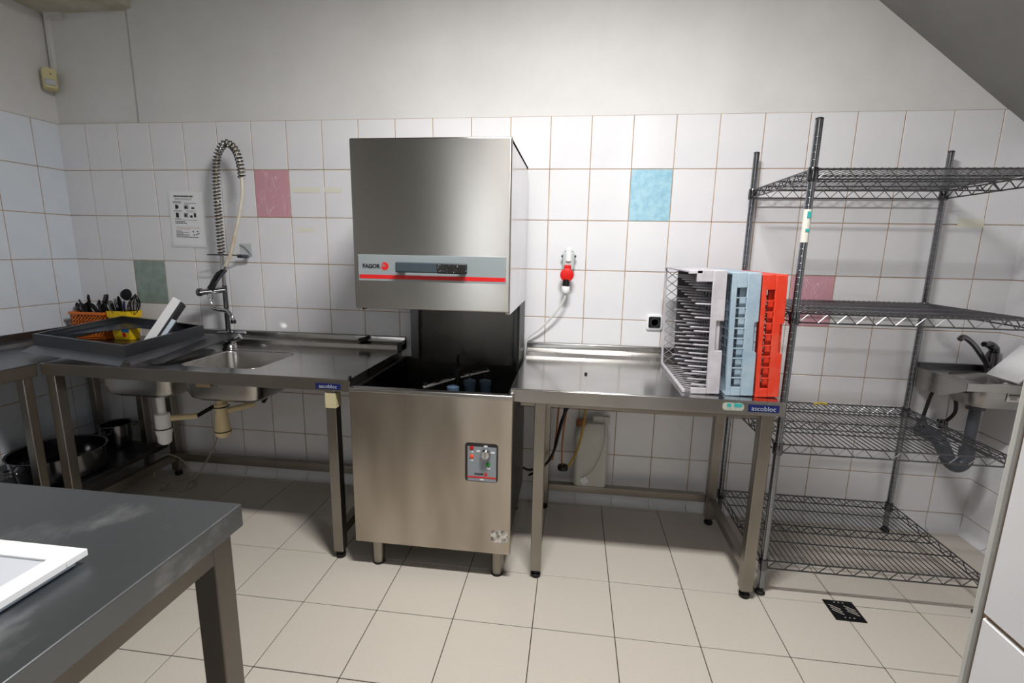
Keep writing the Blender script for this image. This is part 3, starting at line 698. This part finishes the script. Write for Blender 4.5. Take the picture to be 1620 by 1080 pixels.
# single lever tap knob and the loose cover plate next to the bowl
tp = thing('tap_handle', 'small chrome tap handle lying at the rear rim of the open bowl', 'tap handle', (1.13, -.215, ZW))
MB().lathe((1.13, -.215, ZW), [(.036, 0), (.038, .005), (.032, .022), (.022, .03), (.006, .033)], 20).build('base', CHROME, tp, smooth=True)
MB().tube([(1.125, -.215, ZW + .022), (1.155, -.21, ZW + .042), (1.185, -.2, ZW + .062)], [.010, .013, .017], 12).build('lever', CHROME, tp, smooth=True)
# cover plate leaning from the worktop up against the frame
cpv = thing('cover_plate', 'thin steel bowl cover plate leaning between the frame and the tap', 'cover plate', (1.0, -.4, ZW))
A = [Vector(v) for v in ((1.03, -.625, .846), (1.105, -.615, .846), (1.165, -.128, .905), (1.0, -.128, .895))]
mb = MB(); nrm = (A[1] - A[0]).cross(A[2] - A[0]).normalized() * .004
mb.add([a for a in A] + [a + nrm for a in A], [(0, 1, 2, 3), (4, 5, 6, 7), (0, 1, 5, 4), (1, 2, 6, 5), (2, 3, 7, 6), (3, 0, 4, 7)]).build('sheet', ST_DARK, cpv)
MB().tube([A[2] + Vector((0, -.004, .004)), A[3] + Vector((0, -.004, .004))], .009, 8).build('folded_edge', hs, cpv, smooth=True)

# ------------------------------------------------------------------ steel frame lying on the sink table
N_, R_, L_ = Vector((.92, -.639, .925)), Vector((1.0, -.208, .953)), Vector((.399, -.599, .953))
e1 = (R_ - N_); e2 = (L_ - N_); a_, b_ = .439, .524
ux = -e2.normalized(); uz = ux.cross(e1).normalized(); uy = uz.cross(ux)
ctr = N_ + e1 / 2 + e2 / 2
tr = thing('steel_frame', 'loose square steel frame with sloping flange tilted on the sink table and counter', 'frame', ctr)
tr.rotation_euler = Matrix((ux, uy, uz)).transposed().to_euler()
def rect(hx, hy, z): return [(-hx, -hy, z), (hx, -hy, z), (hx, hy, z), (-hx, hy, z)]
hx, hy = b_ / 2, a_ / 2
def strip(name, prof, m, par):
    # prof: list of (offset, z) swept round the rectangle, mitred
    mb = MB(); mb.loft([rect(hx + o, hy + o, z) for o, z in prof], False, False); return mb.build(name, m, par, local=True, solid=.0015)
fm = steel('frame_steel', '#7d7f84', '#6a6c70', .38)
strip('frame_wall', [(-.012, 0), (0, 0), (0, -.056)], fm, tr)
for k in range(4):
    # each flange is its own sheet, open at the corners
    c = [rect(hx, hy, -.056), rect(hx + .05, hy + .05, -.078)]
    p0, p1 = Vector(c[0][k]), Vector(c[0][(k + 1) % 4]); q0, q1 = Vector(c[1][k]), Vector(c[1][(k + 1) % 4])
    d = (q1 - q0).normalized(); q0 = q0 + d * .028; q1 = q1 - d * .028
    MB().add([p0, p1, q1, q0], [(0, 1, 2, 3)]).build('flange', steel('flange_steel', '#8f9195', '#7c7e82', .3), tr, local=True, solid=.0015)
# leaning light panel inside the frame, sheet, sponge pack
def oriented_box(name, label, cat, o, dx, dy, dz, parts):
    t = thing(name, label, cat, o); X_, Y_, Z_ = Vector(dx).normalized(), Vector(dy), None
    Z_ = X_.cross(Y_).normalized(); Y_ = Z_.cross(X_); t.rotation_euler = Matrix((X_, Y_, Z_)).transposed().to_euler(); return t
Lp = thing('light_panel', 'white square light panel standing tilted inside the loose steel frame', 'light panel', (.835, -.45, ZW + .018))
dirL = Vector((.278, .389, .69)).normalized(); dirY = Vector((-.686, .717, -.128)) + .16 * Vector((.72, .69, 0)); dirY = (dirY - dirL * dirY.dot(dirL)).normalized(); nz = dirL.cross(dirY).normalized()
Lp.rotation_euler = Matrix((dirL, dirY, nz)).transposed().to_euler()
MB().box(0, .30, 0, .20, -.019, .019).build('frame', WHITE_F, Lp, .001, local=True)
sgn_ = 1 if nz.x > 0 else -1
MB().box(.02, .295, .002, .19, *sorted((sgn_ * .0191, sgn_ * .03))).build('back_tray', mat('dark_recess', '#1d2126', .5), Lp, local=True)
MB().box(.0, .20, .0, .05, *sorted((sgn_ * .0302, sgn_ * .05))).build('driver', mat('pale_blue_metal', '#c3d2e0', .4), Lp, .002, local=True)
# thin glass-like sheet across the frame
gs = MB(); P4 = [Vector(v) for v in ((.43, -.56, .935), (.50, -.21, .955), (.72, -.24, .945), (.48, -.54, .935))]
gs.add(P4 + [p_ - Vector((0, 0, .003)) for p_ in P4], [(0, 1, 2, 3), (7, 6, 5, 4), (0, 4, 5, 1), (1, 5, 6, 2), (2, 6, 7, 3), (3, 7, 4, 0)])
tag(gs.build('dark_sheet', mat('dark_blue_sheet', '#2b3442', .25, .5)), 'dark bluish metal sheet lying slanted inside the loose steel frame', 'sheet')
# ------------------------------------------------------------------ cutlery containers
def holes_wall(mb, p0, p1, z0, z1, nx, nz, t=.003):
    p0, p1 = Vector(p0), Vector(p1); d = p1 - p0; L = d.length; d.normalize(); n = Vector((-d.y, d.x, 0)) * t
    def slab(a, b, c, e):
        q = [p0 + d * a, p0 + d * b]; vs = []
        for z in (c, e):
            for k in (0, 1):
                vs += [q[k] + Vector((0, 0, z)), q[k] + n + Vector((0, 0, z))]
        mb.add(vs, [(0, 2, 6, 4), (1, 5, 7, 3), (0, 4, 5, 1), (2, 3, 7, 6), (4, 6, 7, 5), (0, 1, 3, 2)])
    hz = (z1 - z0) / nz; hxx = L / nx
    for k in range(nz + 1): slab(0, L, z0 + k * hz - hz * .22, z0 + k * hz + hz * .22)
    for k in range(nx + 1): slab(max(0, k * hxx - hxx * .25), min(L, k * hxx + hxx * .25), z0, z1)
ob = thing('cutlery_basket', 'orange perforated plastic basket full of dark cutlery in the corner', 'basket', (.225, -.11, ZW + .001))
x0, x1, y0, y1, zb, zt = .122, .330, -.165, -.045, ZW + .003, ZW + .155
mb = MB(); holes_wall(mb, (x0, y0, 0), (x1, y0, 0), zb + .015, zt - .012, 10, 6); holes_wall(mb, (x1, y0, 0), (x1, y1, 0), zb + .015, zt - .012, 6, 6); holes_wall(mb, (x0, y1, 0), (x0, y0, 0), zb + .015, zt - .012, 6, 6)
mb.box(x0, x1, y1 - .003, y1, zb, zt); mb.box(x0, x1, y0, y1, zb, zb + .004)
mb.build('basket_wall', ORANGE, ob)
MB().box(x0 - .006, x1 + .006, y0 - .006, y0 + .002, zt - .016, zt).box(x0 - .006, x1 + .006, y1 - .002, y1 + .006, zt - .016, zt).box(x0 - .006, x0 + .002, y0, y1, zt - .016, zt).box(x1 - .002, x1 + .006, y0, y1, zt - .016, zt).build('basket_rim', ORANGE, ob, .002)
yb_ = thing('utensil_tub', 'yellow plastic tub full of utensils next to the orange basket', 'tub', (.415, -.115, ZW + .001))
ux0, ux1, uy0, uy1 = .339, .491, -.163, -.067
cxm, cym = (ux0 + ux1) / 2, (uy0 + uy1) / 2
MB().loft([rrect(cxm, cym, .115, .066, .016, ZW + .002), rrect(cxm, cym, .138, .082, .016, ZW + .128), rrect(cxm, cym, .148, .092, .016, ZW + .129), rrect(cxm, cym, .152, .096, .016, ZW + .165), rrect(cxm, cym, .144, .088, .016, ZW + .165), rrect(cxm, cym, .108, .06, .016, ZW + .01)], True, True).build('tub_body', YELLOW, yb_, smooth=True)
MB().add([(.420, uy0 + .0115, ZW + .045), (.467, uy0 + .0115, ZW + .045), (.472, uy0 + .0068, ZW + .118), (.420, uy0 + .0068, ZW + .118)], [(0, 1, 2, 3)]).build('label', BLUE_L, yb_, solid=.001)
MB().add([(.425, uy0 + .0132, ZW + .02), (.445, uy0 + .0132, ZW + .02), (.445, uy0 + .0115, ZW + .042), (.425, uy0 + .0115, ZW + .042)], [(0, 1, 2, 3)]).build('print', REDP, yb_, solid=.001)
DKST = mat('dark_cutlery', '#2a2b2e', .3, .8)
def utensil(kind, x, y, z, lean, az, L, lab_, grp, m=None):
    t = thing(kind, lab_, kind.split('_')[-1] if '_' in kind else kind, (x, y, z), None, grp)
    d = Vector((math.sin(lean) * math.cos(az), math.sin(lean) * math.sin(az), math.cos(lean)))
    t.rotation_euler = d.to_track_quat('Z', 'Y').to_euler()
    m = m or DKST
    MB().tube([(0, 0, 0), (0, 0, L * .6)], [.004, .003], 6).build('handle', m, t, smooth=True, local=True)
    if kind == 'fork':
        mb = MB().box(-.011, .011, -.001, .001, L * .6, L * .75)
        for k in range(4): mb.box(-.011 + k * .0063, -.008 + k * .0063, -.001, .001, L * .75, L)
        mb.build('head', m, t, local=True)
    elif kind == 'spoon':
        MB().loft([[(r * math.cos(a), .004 * math.sin(a), L * (.6 + .4 * f)) for a in [2 * PI * k / 10 for k in range(10)]] for f, r in ((0, .003), (.2, .012), (.55, .019), (.85, .013), (1, .003))]).build('head', m, t, smooth=True, local=True)
    elif kind == 'knife':
        MB().prism([(-.008, L * .55), (.008, L * .55), (.009, L * .9), (.0, L), (-.008, L * .95)], -.0008, .0008, 'Y').build('head', m, t, local=True)
    elif kind == 'ladle':
        MB().loft([[(r * math.cos(a), -.02 + h + 0 * a, L + r * math.sin(a)) for a in [2 * PI * k / 18 for k in range(18)]] for r, h in ((.01, .02), (.024, .014), (.032, 0), (.033, -.004))], True, True).build('head', m, t, smooth=True, local=True)
    elif kind == 'whisk':
        for k in range(5):
            a0 = PI * k / 5; mb = MB()
            mb.tube([(.026 * math.sin(PI * u) * math.cos(a0) * (1 if s2 else -1), .026 * math.sin(PI * u) * math.sin(a0) * (1 if s2 else -1), L * (.45 + .55 * (u if u < .5 else u))) for s2 in (1,) for u in [q / 10 for q in range(11)]], .0014, 5)
            mb.tube([(-.026 * math.sin(PI * u) * math.cos(a0), -.026 * math.sin(PI * u) * math.sin(a0), L * (.45 + .55 * u)) for u in [q / 10 for q in range(11)]], .0014, 5)
            mb.build('loop', m, t, local=True)
    return t
rnd = random.Random(3)
for k in range(22):
    kind = ('fork', 'spoon', 'knife')[k % 3]; fx = rnd.random()
    utensil(kind, .14 + .17 * fx, -.15 + .08 * rnd.random(), ZW + .03, rnd.uniform(.05, .45), rnd.choice((0, PI)) + rnd.uniform(-.7, .7), rnd.uniform(.15, .19) + (.045 if .3 < fx < .45 else 0),
            'dark steel %s sticking out of the orange perforated basket' % kind, 'cutlery in the orange basket')
utensil('ladle', .41, -.11, ZW + .03, .03, 0, .225, 'black shiny ladle standing in the yellow tub', 'utensils in the yellow tub', BLACK)
utensil('spatula_spoon' if False else 'spoon', .418, -.125, ZW + .03, .06, .5, .19, 'dark blue serving spoon standing in the yellow tub', 'utensils in the yellow tub', NAVYU)
for k, (x, y, le, az) in enumerate(((.435, -.11, .22, .1), (.44, -.125, .32, -.1), (.445, -.10, .14, .4))): utensil('whisk', x, y, ZW + .03, le, az, .23, 'wire whisk leaning out of the yellow tub', 'utensils in the yellow tub')
for k in range(7):
    kind = ('fork', 'spoon', 'knife')[k % 3]
    utensil(kind, .38 + .06 * rnd.random(), -.135 + .03 * rnd.random(), ZW + .03, rnd.uniform(.1, .4), PI + rnd.uniform(-.6, .6), rnd.uniform(.16, .22), 'steel %s sticking out of the yellow tub' % kind, 'utensils in the yellow tub')

# ------------------------------------------------------------------ pots under the left counter
def vessel(name, label, x, y, z, r, h, m, handle=None, grp=None):
    t = thing(name, label, 'pan' if 'pan' in name else 'pot', (x, y, z))
    MB().lathe((x, y, z), [(r * .80, 0), (r * .93, .012), (r * .97, .04), (r, h - .004), (r + .007, h), (r + .006, h + .003), (r - .004, h - .002), (r * .94, .03), (r * .78, .008)], 36).build('body', m, t, smooth=True)
    if handle == 'loops':
        for s_ in (-1, 1):
            MB().tube(bez([(x - .04, y + s_ * r, z + h * .75), (x - .035, y + s_ * (r + .035), z + h * .78), (x + .035, y + s_ * (r + .035), z + h * .78), (x + .04, y + s_ * r, z + h * .75)], 5), .005, 7).build('loop_handle', m, t, smooth=True)
    elif handle: MB().tube([(x + r * handle[0], y + r * handle[1], z + h * .85), (x + (r + .17) * handle[0], y + (r + .17) * handle[1], z + h * .85 + .03)], .009, 8).build('handle', m, t, smooth=True)
    return t
POT = steel('pot_steel', '#8d8d8f', '#7c7c7e', .15)
vessel('stock_pot', 'wide low steel pot standing on the lower shelf of the side counter', .315, -.49, .191, .195, .13, POT, 'loops')
vessel('sauce_pot', 'small steel pot standing behind the wide pot under the counter', .285, -.14, .191, .075, .14, POT, 'loops')
vessel('frying_pan', 'dark shallow pan on the lower shelf in front of the wide pot', .30, -1.05, .191, .16, .06, mat('dark_pan', '#1b1b1d', .35, .6), (.2, -.98))

# thin pale cable coiled on the floor under the sink table
ca = MB().tube(bez([(1.02, -.20, .42), (.95, -.17, .27), (.86, -.16, .13), (.80, -.17, .05), (.72, -.18, .008), (.66, -.26, .006), (.72, -.30, .006), (.80, -.24, .006), (.80, -.17, .008), (.72, -.14, .01), (.66, -.19, .012), (.70, -.27, .014), (.79, -.25, .014), (.76, -.16, .03), (.70, -.12, .10), (.62, -.14, .16), (.55, -.15, .12), (.52, -.16, .03), (.56, -.18, .006), (.62, -.2, .006)], 8), .0035, 7)
tag(ca.build('coiled_cable', CABLE_G, smooth=True), 'thin beige cable coiled on the floor under the sink table', 'cable')

# ------------------------------------------------------------------ things on the walls
pp = thing('instruction_sheet', 'printed instruction sheet in a plastic sleeve on the tiles left of the spray tap', 'sheet', (.78, -.006, 1.52), (0, .02, 0))
MB().box(-.107, .107, -.002, 0, -.155, .152).build('sleeve', PAPER, pp, local=True)
MB().box(-.099, .099, -.0028, -.002, -.145, .145).build('page', mat('page_white', '#eceef0', .45), pp, local=True)
mb = MB(); mg = MB(); mr = MB()
def bar(m_, x0, x1, z0, z1): m_.box(x0, x1, -.0032, -.0028, z0, z1)
def textline(m_, x0, x1, z, h, seed):
    r_ = random.Random(seed); x = x0
    while x < x1:
        w_ = min(r_.uniform(.004, .013), x1 - x); bar(m_, x, x + w_, z, z + h); x += w_ + .0022
textline(mb, -.074, .045, .118, .0075, 1); textline(mg, -.07, .038, .108, .003, 2); textline(mg, -.066, .035, .102, .003, 3)
textline(mb, -.08, -.03, .088, .005, 4); textline(mg, -.08, -.032, .082, .003, 4); textline(mg, -.015, .06, .083, .004, 5); textline(mg, -.01, .02, .077, .003, 6)
for (x, z, w_, h_) in ((-.068, .052, .012, .024), (-.056, .056, .008, .016), (-.014, .052, .026, .022), (.03, .054, .018, .01), (-.068, .006, .018, .026), (-.018, .008, .024, .024), (.018, .008, .016, .012), (.042, .010, .014, .022)):
    bar(mb if w_ < .02 else mg, x, x + w_, z, z + h_)
    if w_ >= .02: bar(mb, x + .004, x + w_ * .6, z + .004, z + h_ * .7)
textline(mg, -.08, -.025, .043, .003, 7); textline(mg, -.08, -.03, .038, .003, 8); textline(mg, -.005, .055, .042, .003, 9); textline(mg, 0, .06, .036, .003, 10)
textline(mb, -.076, -.036, -.004, .004, 11); textline(mg, -.03, .062, -.008, .003, 12)
textline(mb, -.075, -.012, -.018, .005, 13); textline(mb, -.075, -.005, -.027, .005, 14)
textline(mg, -.072, .07, -.044, .0012, 15); textline(mr, -.072, .07, -.052, .003, 16); textline(mr, -.072, .01, -.058, .003, 17)
for k in range(6): textline(mb if k in (0, 3, 5) else mg, -.075, (-.04, .005, -.03, .008, .0, .06)[k], -.070 - k * .0065, .0038, 20 + k)
for (x, z) in ((.025, -.072), (.052, -.07), (.058, -.082), (.046, -.088), (.03, -.09)): bar(mb, x, x + .009, z, z + .006)
for m_, n_, k_ in ((mb, 'printed_text', INK), (mg, 'grey_print', INKG), (mr, 'red_print', INKR)): tag(m_.build(n_, k_, pp, local=True), kind='stuff')

ce = thing('power_socket', 'grey wall socket with red round cap and white plug on the tiles', 'socket', (2.91, -.004, 1.3))
MB().box(2.882, 2.942, -.05, -.004, 1.285, 1.375).build('housing', SOCK_G, ce, .008, seg=3)
MB().prism([(2.878, 1.352), (2.892, 1.384), (2.932, 1.384), (2.946, 1.352), (2.940, 1.335), (2.884, 1.335)], -.04, -.004, 'Y').build('mount', mat('socket_dark_grey', '#8d9896', .4), ce, .003)
MB().cyl((2.912, -.042, 1.33), (2.912, -.042, 1.383), .0175, 18).build('cable_gland', WHITE, ce, smooth=True)
MB().lathe((2.912, -.03, 1.384), [(.016, 0), (.014, .01), (.008, .016)], 16).build('nut', WHITE, ce, smooth=True)
for x in (2.88, 2.944): MB().cyl((x, -.042, 1.355), (x, -.03, 1.355), .006, 10).build('screw', BLACK, ce, smooth=True)
cap = MB().lathe((2.907, -.058, 1.262), [(.033, 0), (.035, -.006), (.033, -.016), (.02, -.02), (.004, -.021)], 28, 'Y').build('red_cap', RED, ce, smooth=True)
MB().box(2.892, 2.926, -.074, -.052, 1.285, 1.312).build('hinge', RED, cap, .003)
pl = MB().tube([(2.905, -.062, 1.24), (2.904, -.062, 1.205)], .0185, 16).build('plug', BLACK, ce, smooth=True)
MB().lathe((2.903, -.062, 1.17), [(.013, -.002), (.019, .004), (.021, .012), (.021, .032), (.017, .037)], 18).build('plug_gland', WHITE, pl, smooth=True)
pc = MB().tube(bez([(2.903, -.062, 1.17), (2.895, -.062, 1.13), (2.85, -.055, 1.06), (2.78, -.04, .98), (2.715, -.03, .925), (2.703, -.03, .88), (2.703, -.04, .6)], 8), .0055, 8)
tag(pc.build('power_cable', CABLE_W, smooth=True), 'white cable running from the red socket down behind the dishwasher', 'cable')
sk = thing('wall_socket', 'white framed black wall socket low on the tiles behind the peg rack', 'socket', (3.36, -.004, 1.03))
MB().loft([rrect(3.362, 1.03, .082, .082, .012, -.004, ax='Y'), rrect(3.362, 1.03, .08, .08, .012, -.014, ax='Y'), rrect(3.362, 1.03, .072, .072, .010, -.017, ax='Y')]).build('frame', WHITE, sk, smooth=True)
MB().loft([rrect(3.362, 1.03, .06, .058, .006, -.0165, ax='Y'), rrect(3.362, 1.03, .058, .056, .006, -.022, ax='Y')]).build('insert', BLACK, sk, .001)
MB().lathe((3.362, -.0221, 1.03), [(.021, 0), (.021, -.002), (.0185, -.002), (.0185, 0)], 20, 'Y').build('ring', GREYP, sk, smooth=True)

md = thing('motion_detector', 'yellowed ivory motion detector in the upper corner below the soffit', 'detector', (.075, -.045, 2.245), (0, 0, PI / 4 + .12))
MB().loft([rrect(0, 0, .064, .112, .012, .018, ax='Y'), rrect(0, 0, .066, .114, .014, -.005, ax='Y'), rrect(0, .004, .056, .098, .014, -.024, ax='Y')]).build('case', IVORY, md, local=True, smooth=True)
MB().loft([rrect(0, -.018, .05, .034, .006, -.02, ax='Y'), rrect(0, -.018, .046, .03, .006, -.029, ax='Y')]).build('lens', LENS, md, .002, local=True)
MB().cyl((.004, -.022, .024), (.004, -.026, .024), .003, 10).build('sensor_dot', BLACK, md, local=True)
td = thing('cable_trunking', 'thin white cable trunking rising from the motion detector along the wall corner', 'trunking', (.05, -.01, 2.4))
MB().box(.048, .068, -.009, .0115, 2.29, 2.592).build('riser', PLASTER, td, .001)
MB().box(.068, .15, -.009, .0115, 2.562, 2.592).build('branch', PLASTER, td, .001)

# ------------------------------------------------------------------ canister and hoses under the right table
jg = thing('chemical_canister', 'milky white plastic canister standing behind the outlet table on its rear rail', 'canister', (3.07, -.055, .151))
MB().loft([rrect(3.07, -.068, .17, .10, .02, .151), rrect(3.07, -.068, .175, .105, .025, .17), rrect(3.07, -.068, .175, .105, .025, .42), rrect(3.072, -.068, .16, .10, .03, .465), rrect(3.085, -.068, .11, .07, .03, .495)]).build('body', JUG, jg, smooth=True)
MB().loft([rrect(3.115, -.068, .09, .03, .012, .485), rrect(3.115, -.068, .09, .03, .012, .53)]).build('grip', JUG, jg, smooth=True)
MB().lathe((3.01, -.068, .47), [(.024, 0), (.024, .03), (.02, .032)], 18).build('cap', mat('rust_cap', '#9a5a36', .5), jg, smooth=True)
dm = MB().add([(3.04, -.1225, .155), (3.066, -.1225, .185), (3.04, -.1225, .213), (3.016, -.1225, .185)], [(0, 1, 2, 3)]).build('white_tag', PAPER, jg, solid=.002)
def hosething(name, label, pts, r, m): return tag(MB().tube(bez(pts, 8), r, 8).build(name, m, smooth=True), label, 'hose' if 'hose' in name else 'cable')
hosething('supply_hose', 'straight orange hose hanging under the outlet table next to its leg', [(2.90, -.16, .78), (2.893, -.16, .6), (2.885, -.16, .45), (2.87, -.15, .3)], .0045, HOSE_O)
hosething('supply_hose', 'yellow hose curving from under the outlet table to the black hose weight', [(3.03, -.15, .78), (3.03, -.15, .62), (3.02, -.15, .48), (2.995, -.15, .36), (2.955, -.15, .275), (2.93, -.15, .265)], .005, HOSE_Y)
hosething('supply_hose', 'thin orange hose dropping into the black hose weight', [(2.965, -.16, .78), (2.945, -.16, .66), (2.925, -.16, .5), (2.918, -.15, .38), (2.92, -.15, .275)], .004, HOSE_O)
hosething('mains_cable', 'black cable running down under the outlet table towards the dishwasher', [(2.955, -.2, .80), (2.935, -.2, .68), (2.92, -.2, .56), (2.90, -.2, .47), (2.88, -.2, .38), (2.84, -.2, .30), (2.76, -.2, .26), (2.72, -.2, .27)], .0065, BLACK)
hosething('mains_cable', 'black cable sweeping right to left from the worktop underside', [(3.07, -.18, .80), (3.03, -.18, .71), (2.96, -.185, .63), (2.915, -.188, .55), (2.89, -.19, .44), (2.875, -.19, .36), (2.82, -.19, .27), (2.75, -.18, .22)], .006, BLACK)
hosething('thin_hose', 'thin translucent hose looping around the canister', [(3.13, -.13, .79), (3.12, -.13, .6), (3.135, -.13, .45), (3.12, -.132, .35), (3.08, -.133, .25), (3.03, -.133, .205)], .0018, CABLE_G)
tag(MB().lathe((2.925, -.15, .25), [(.012, 0), (.026, .002), (.028, .012), (.026, .024), (.012, .026)], 18).build('hose_weight', BLACK, smooth=True), 'round black weight at the end of the hanging hoses', 'weight')

# ------------------------------------------------------------------ hand basin in the right corner
hb = thing('hand_basin', 'small stainless steel hand basin on the tiles in the right corner', 'basin', (4.79, -.15, .8))
bx0, bx1, by0, by1, bz = 4.628, 4.955, -.315, -.008, .855
bxc, byc = (bx0 + bx1) / 2 + .012, (by0 + by1) / 2 - .03
plate_holes('rim', bx0, bx1, by0, by1, bz, [(bxc, byc, .25, .215)], ST, hb)
MB().loft([rrect(bxc, byc, .25, .215, .05, bz), rrect(bxc, byc, .246, .211, .055, bz - .07), rrect(bxc, byc, .215, .18, .06, bz - .115), rrect(bxc, byc, .08, .08, .038, bz - .13)], False, True).build('bowl', ST, hb, smooth=True, solid=.0015)
ap = MB().box(bx0, bx1, by0, by0 + .003, bz - .035, bz - .001)
ap.prism([(by0, bz - .002), (by1, bz - .002), (by1, bz - .10), (by0 + .12, bz - .09), (by0, bz - .035)], bx0, bx0 + .003, 'X')
ap.build('apron', ST, hb, .001)
MB().box(bx0, bx1, -.02, -.005, bz - .002, bz + .025).build('upstand', ST_DARK, hb, .002)
lby = byc - .1085
MB().box(4.80, 4.872, lby - .001, lby, bz - .075, bz - .038).build('barcode_label', mat('label_white', '#c9c7c0', .6), hb)
mb = MB()
for k in range(8): mb.box(4.812 + k * .0035, 4.8135 + k * .0035, lby - .0014, lby - .001, bz - .068, bz - .056)
mb.box(4.806, 4.862, lby - .0014, lby - .001, bz - .048, bz - .043); mb.box(4.806, 4.85, lby - .0014, lby - .001, bz - .053, bz - .051)
tag(mb.build('print', INK, hb), kind='stuff')
MB().box(4.88, 4.92, lby - .001, lby, bz - .075, bz - .038).build('label', mat('label_pale', '#b9bcc4', .6), hb)
tp2 = thing('basin_tap', 'dark chrome single lever tap with long spout on the hand basin', 'tap', (4.905, -.055, bz))
MB().lathe((4.905, -.055, bz), [(.026, 0), (.026, .01), (.023, .02), (.024, .075), (.02, .095), (.008, .10)], 20).build('body', CHROME_D, tp2, smooth=True)
MB().tube(bez([(4.89, -.065, bz + .03), (4.83, -.10, bz + .08), (4.75, -.14, bz + .145), (4.69, -.165, bz + .178), (4.668, -.175, bz + .168)], 6), .0115, 12).build('spout', CHROME_D, tp2, smooth=True)
MB().tube(bez([(4.915, -.05, bz + .09), (4.90, -.06, bz + .12), (4.86, -.08, bz + .135), (4.83, -.095, bz + .138)], 5), [.02] * 5 + [.018] * 5 + [.012] * 6, 12).build('lever', CHROME_D, tp2, smooth=True)
tpw = MB().lathe((4.775, -.19, 0), [(.034, bz - .13), (.034, bz - .145), (.021, bz - .15), (.021, .50)], 18).build('waste_pipe', GREYP, hb, smooth=True)
MB().tube(bez([(4.775, -.19, .52), (4.775, -.19, .46), (4.745, -.19, .43), (4.71, -.185, .455), (4.69, -.15, .52), (4.685, -.08, .54), (4.685, -.01, .54)], 6), .030, 14).build('trap', GREYP, hb, smooth=True)
for pts in (((4.70, -.09, .77), (4.665, -.08, .75), (4.655, -.07, .66), (4.66, -.05, .60), (4.665, -.012, .59)), ((4.74, -.11, .74), (4.76, -.10, .70), (4.775, -.08, .65), (4.765, -.05, .60), (4.76, -.012, .59))):
    MB().tube(bez(pts, 6), .008, 8).build('supply_hose', BLACK, hb, smooth=True)
for x in (4.665, 4.76): MB().lathe((x, -.045, .585), [(.016, -.02), (.02, 0), (.016, .02)], 12).build('angle_valve', CHROME_D, hb, smooth=True)
MB().box(4.86, 4.90, -.05, -.02, .66, .68).build('valve_lever', YELV, hb, .004)
wp = thing('white_board', 'white plastic board leaning in the hand basin against the right wall', 'board', (4.83, -.24, bz + .005), (0, 0, 0))
wp.rotation_euler = (0, math.radians(-50), 0)
MB().box(0, .185, -.06, .10, -.006, .006).build('board', WHITE, wp, .003, local=True)

# ------------------------------------------------------------------ floor drain, small bits
dr = thing('floor_drain', 'square black metal floor drain grate with diagonal slots', 'drain', (4.056, -.70, 0))
MB().box(4.0, 4.112, -.757, -.645, -.001, .003).build('plate', mat('dark_grate', '#14151a', .35, .6), dr, .001)
SL = mat('slot_pale', '#a9a69c', .5)
for sx in (-1, 1):
    for k in range(3):
        c = Vector((4.056 + sx * .028, -.70 + (k - 1) * .014, .0034)); d = Vector((.017, -.012 if sx < 0 else -.012, 0)); n = Vector((d.y, -d.x, 0)).normalized() * .0022
        MB().add([c - d + n, c + d + n, c + d - n, c - d - n], [(0, 1, 2, 3)]).build('slot', SL, dr, solid=.0006)
for sy in (-1, 1):
    for k in range(3):
        c = Vector((4.056 + (k - 1) * .016, -.70 + sy * .042, .0034)); MB().lathe(c, [(.003, 0), (.003, .0004)], 8).build('slot', SL, dr)
bk = MB().lathe((1.80, -.045, .873), [(.016, 0), (.024, .004), (.024, .014), (.014, .018)], 14)
bk.cyl((1.81, -.04, .885), (1.835, -.035, .897), .010, 10)
tag(bk.build('rubber_stopper', RUBBER, smooth=True), 'black rubber stopper on the ledge of the sink table upstand', 'stopper')
tag(MB().lathe((3.013, -.419, ZW + .0005), [(.006, 0), (.007, .004), (.004, .008)], 8).build('crumb', RUBBER, smooth=True), 'small black crumb on the bare outlet table top', 'crumb')
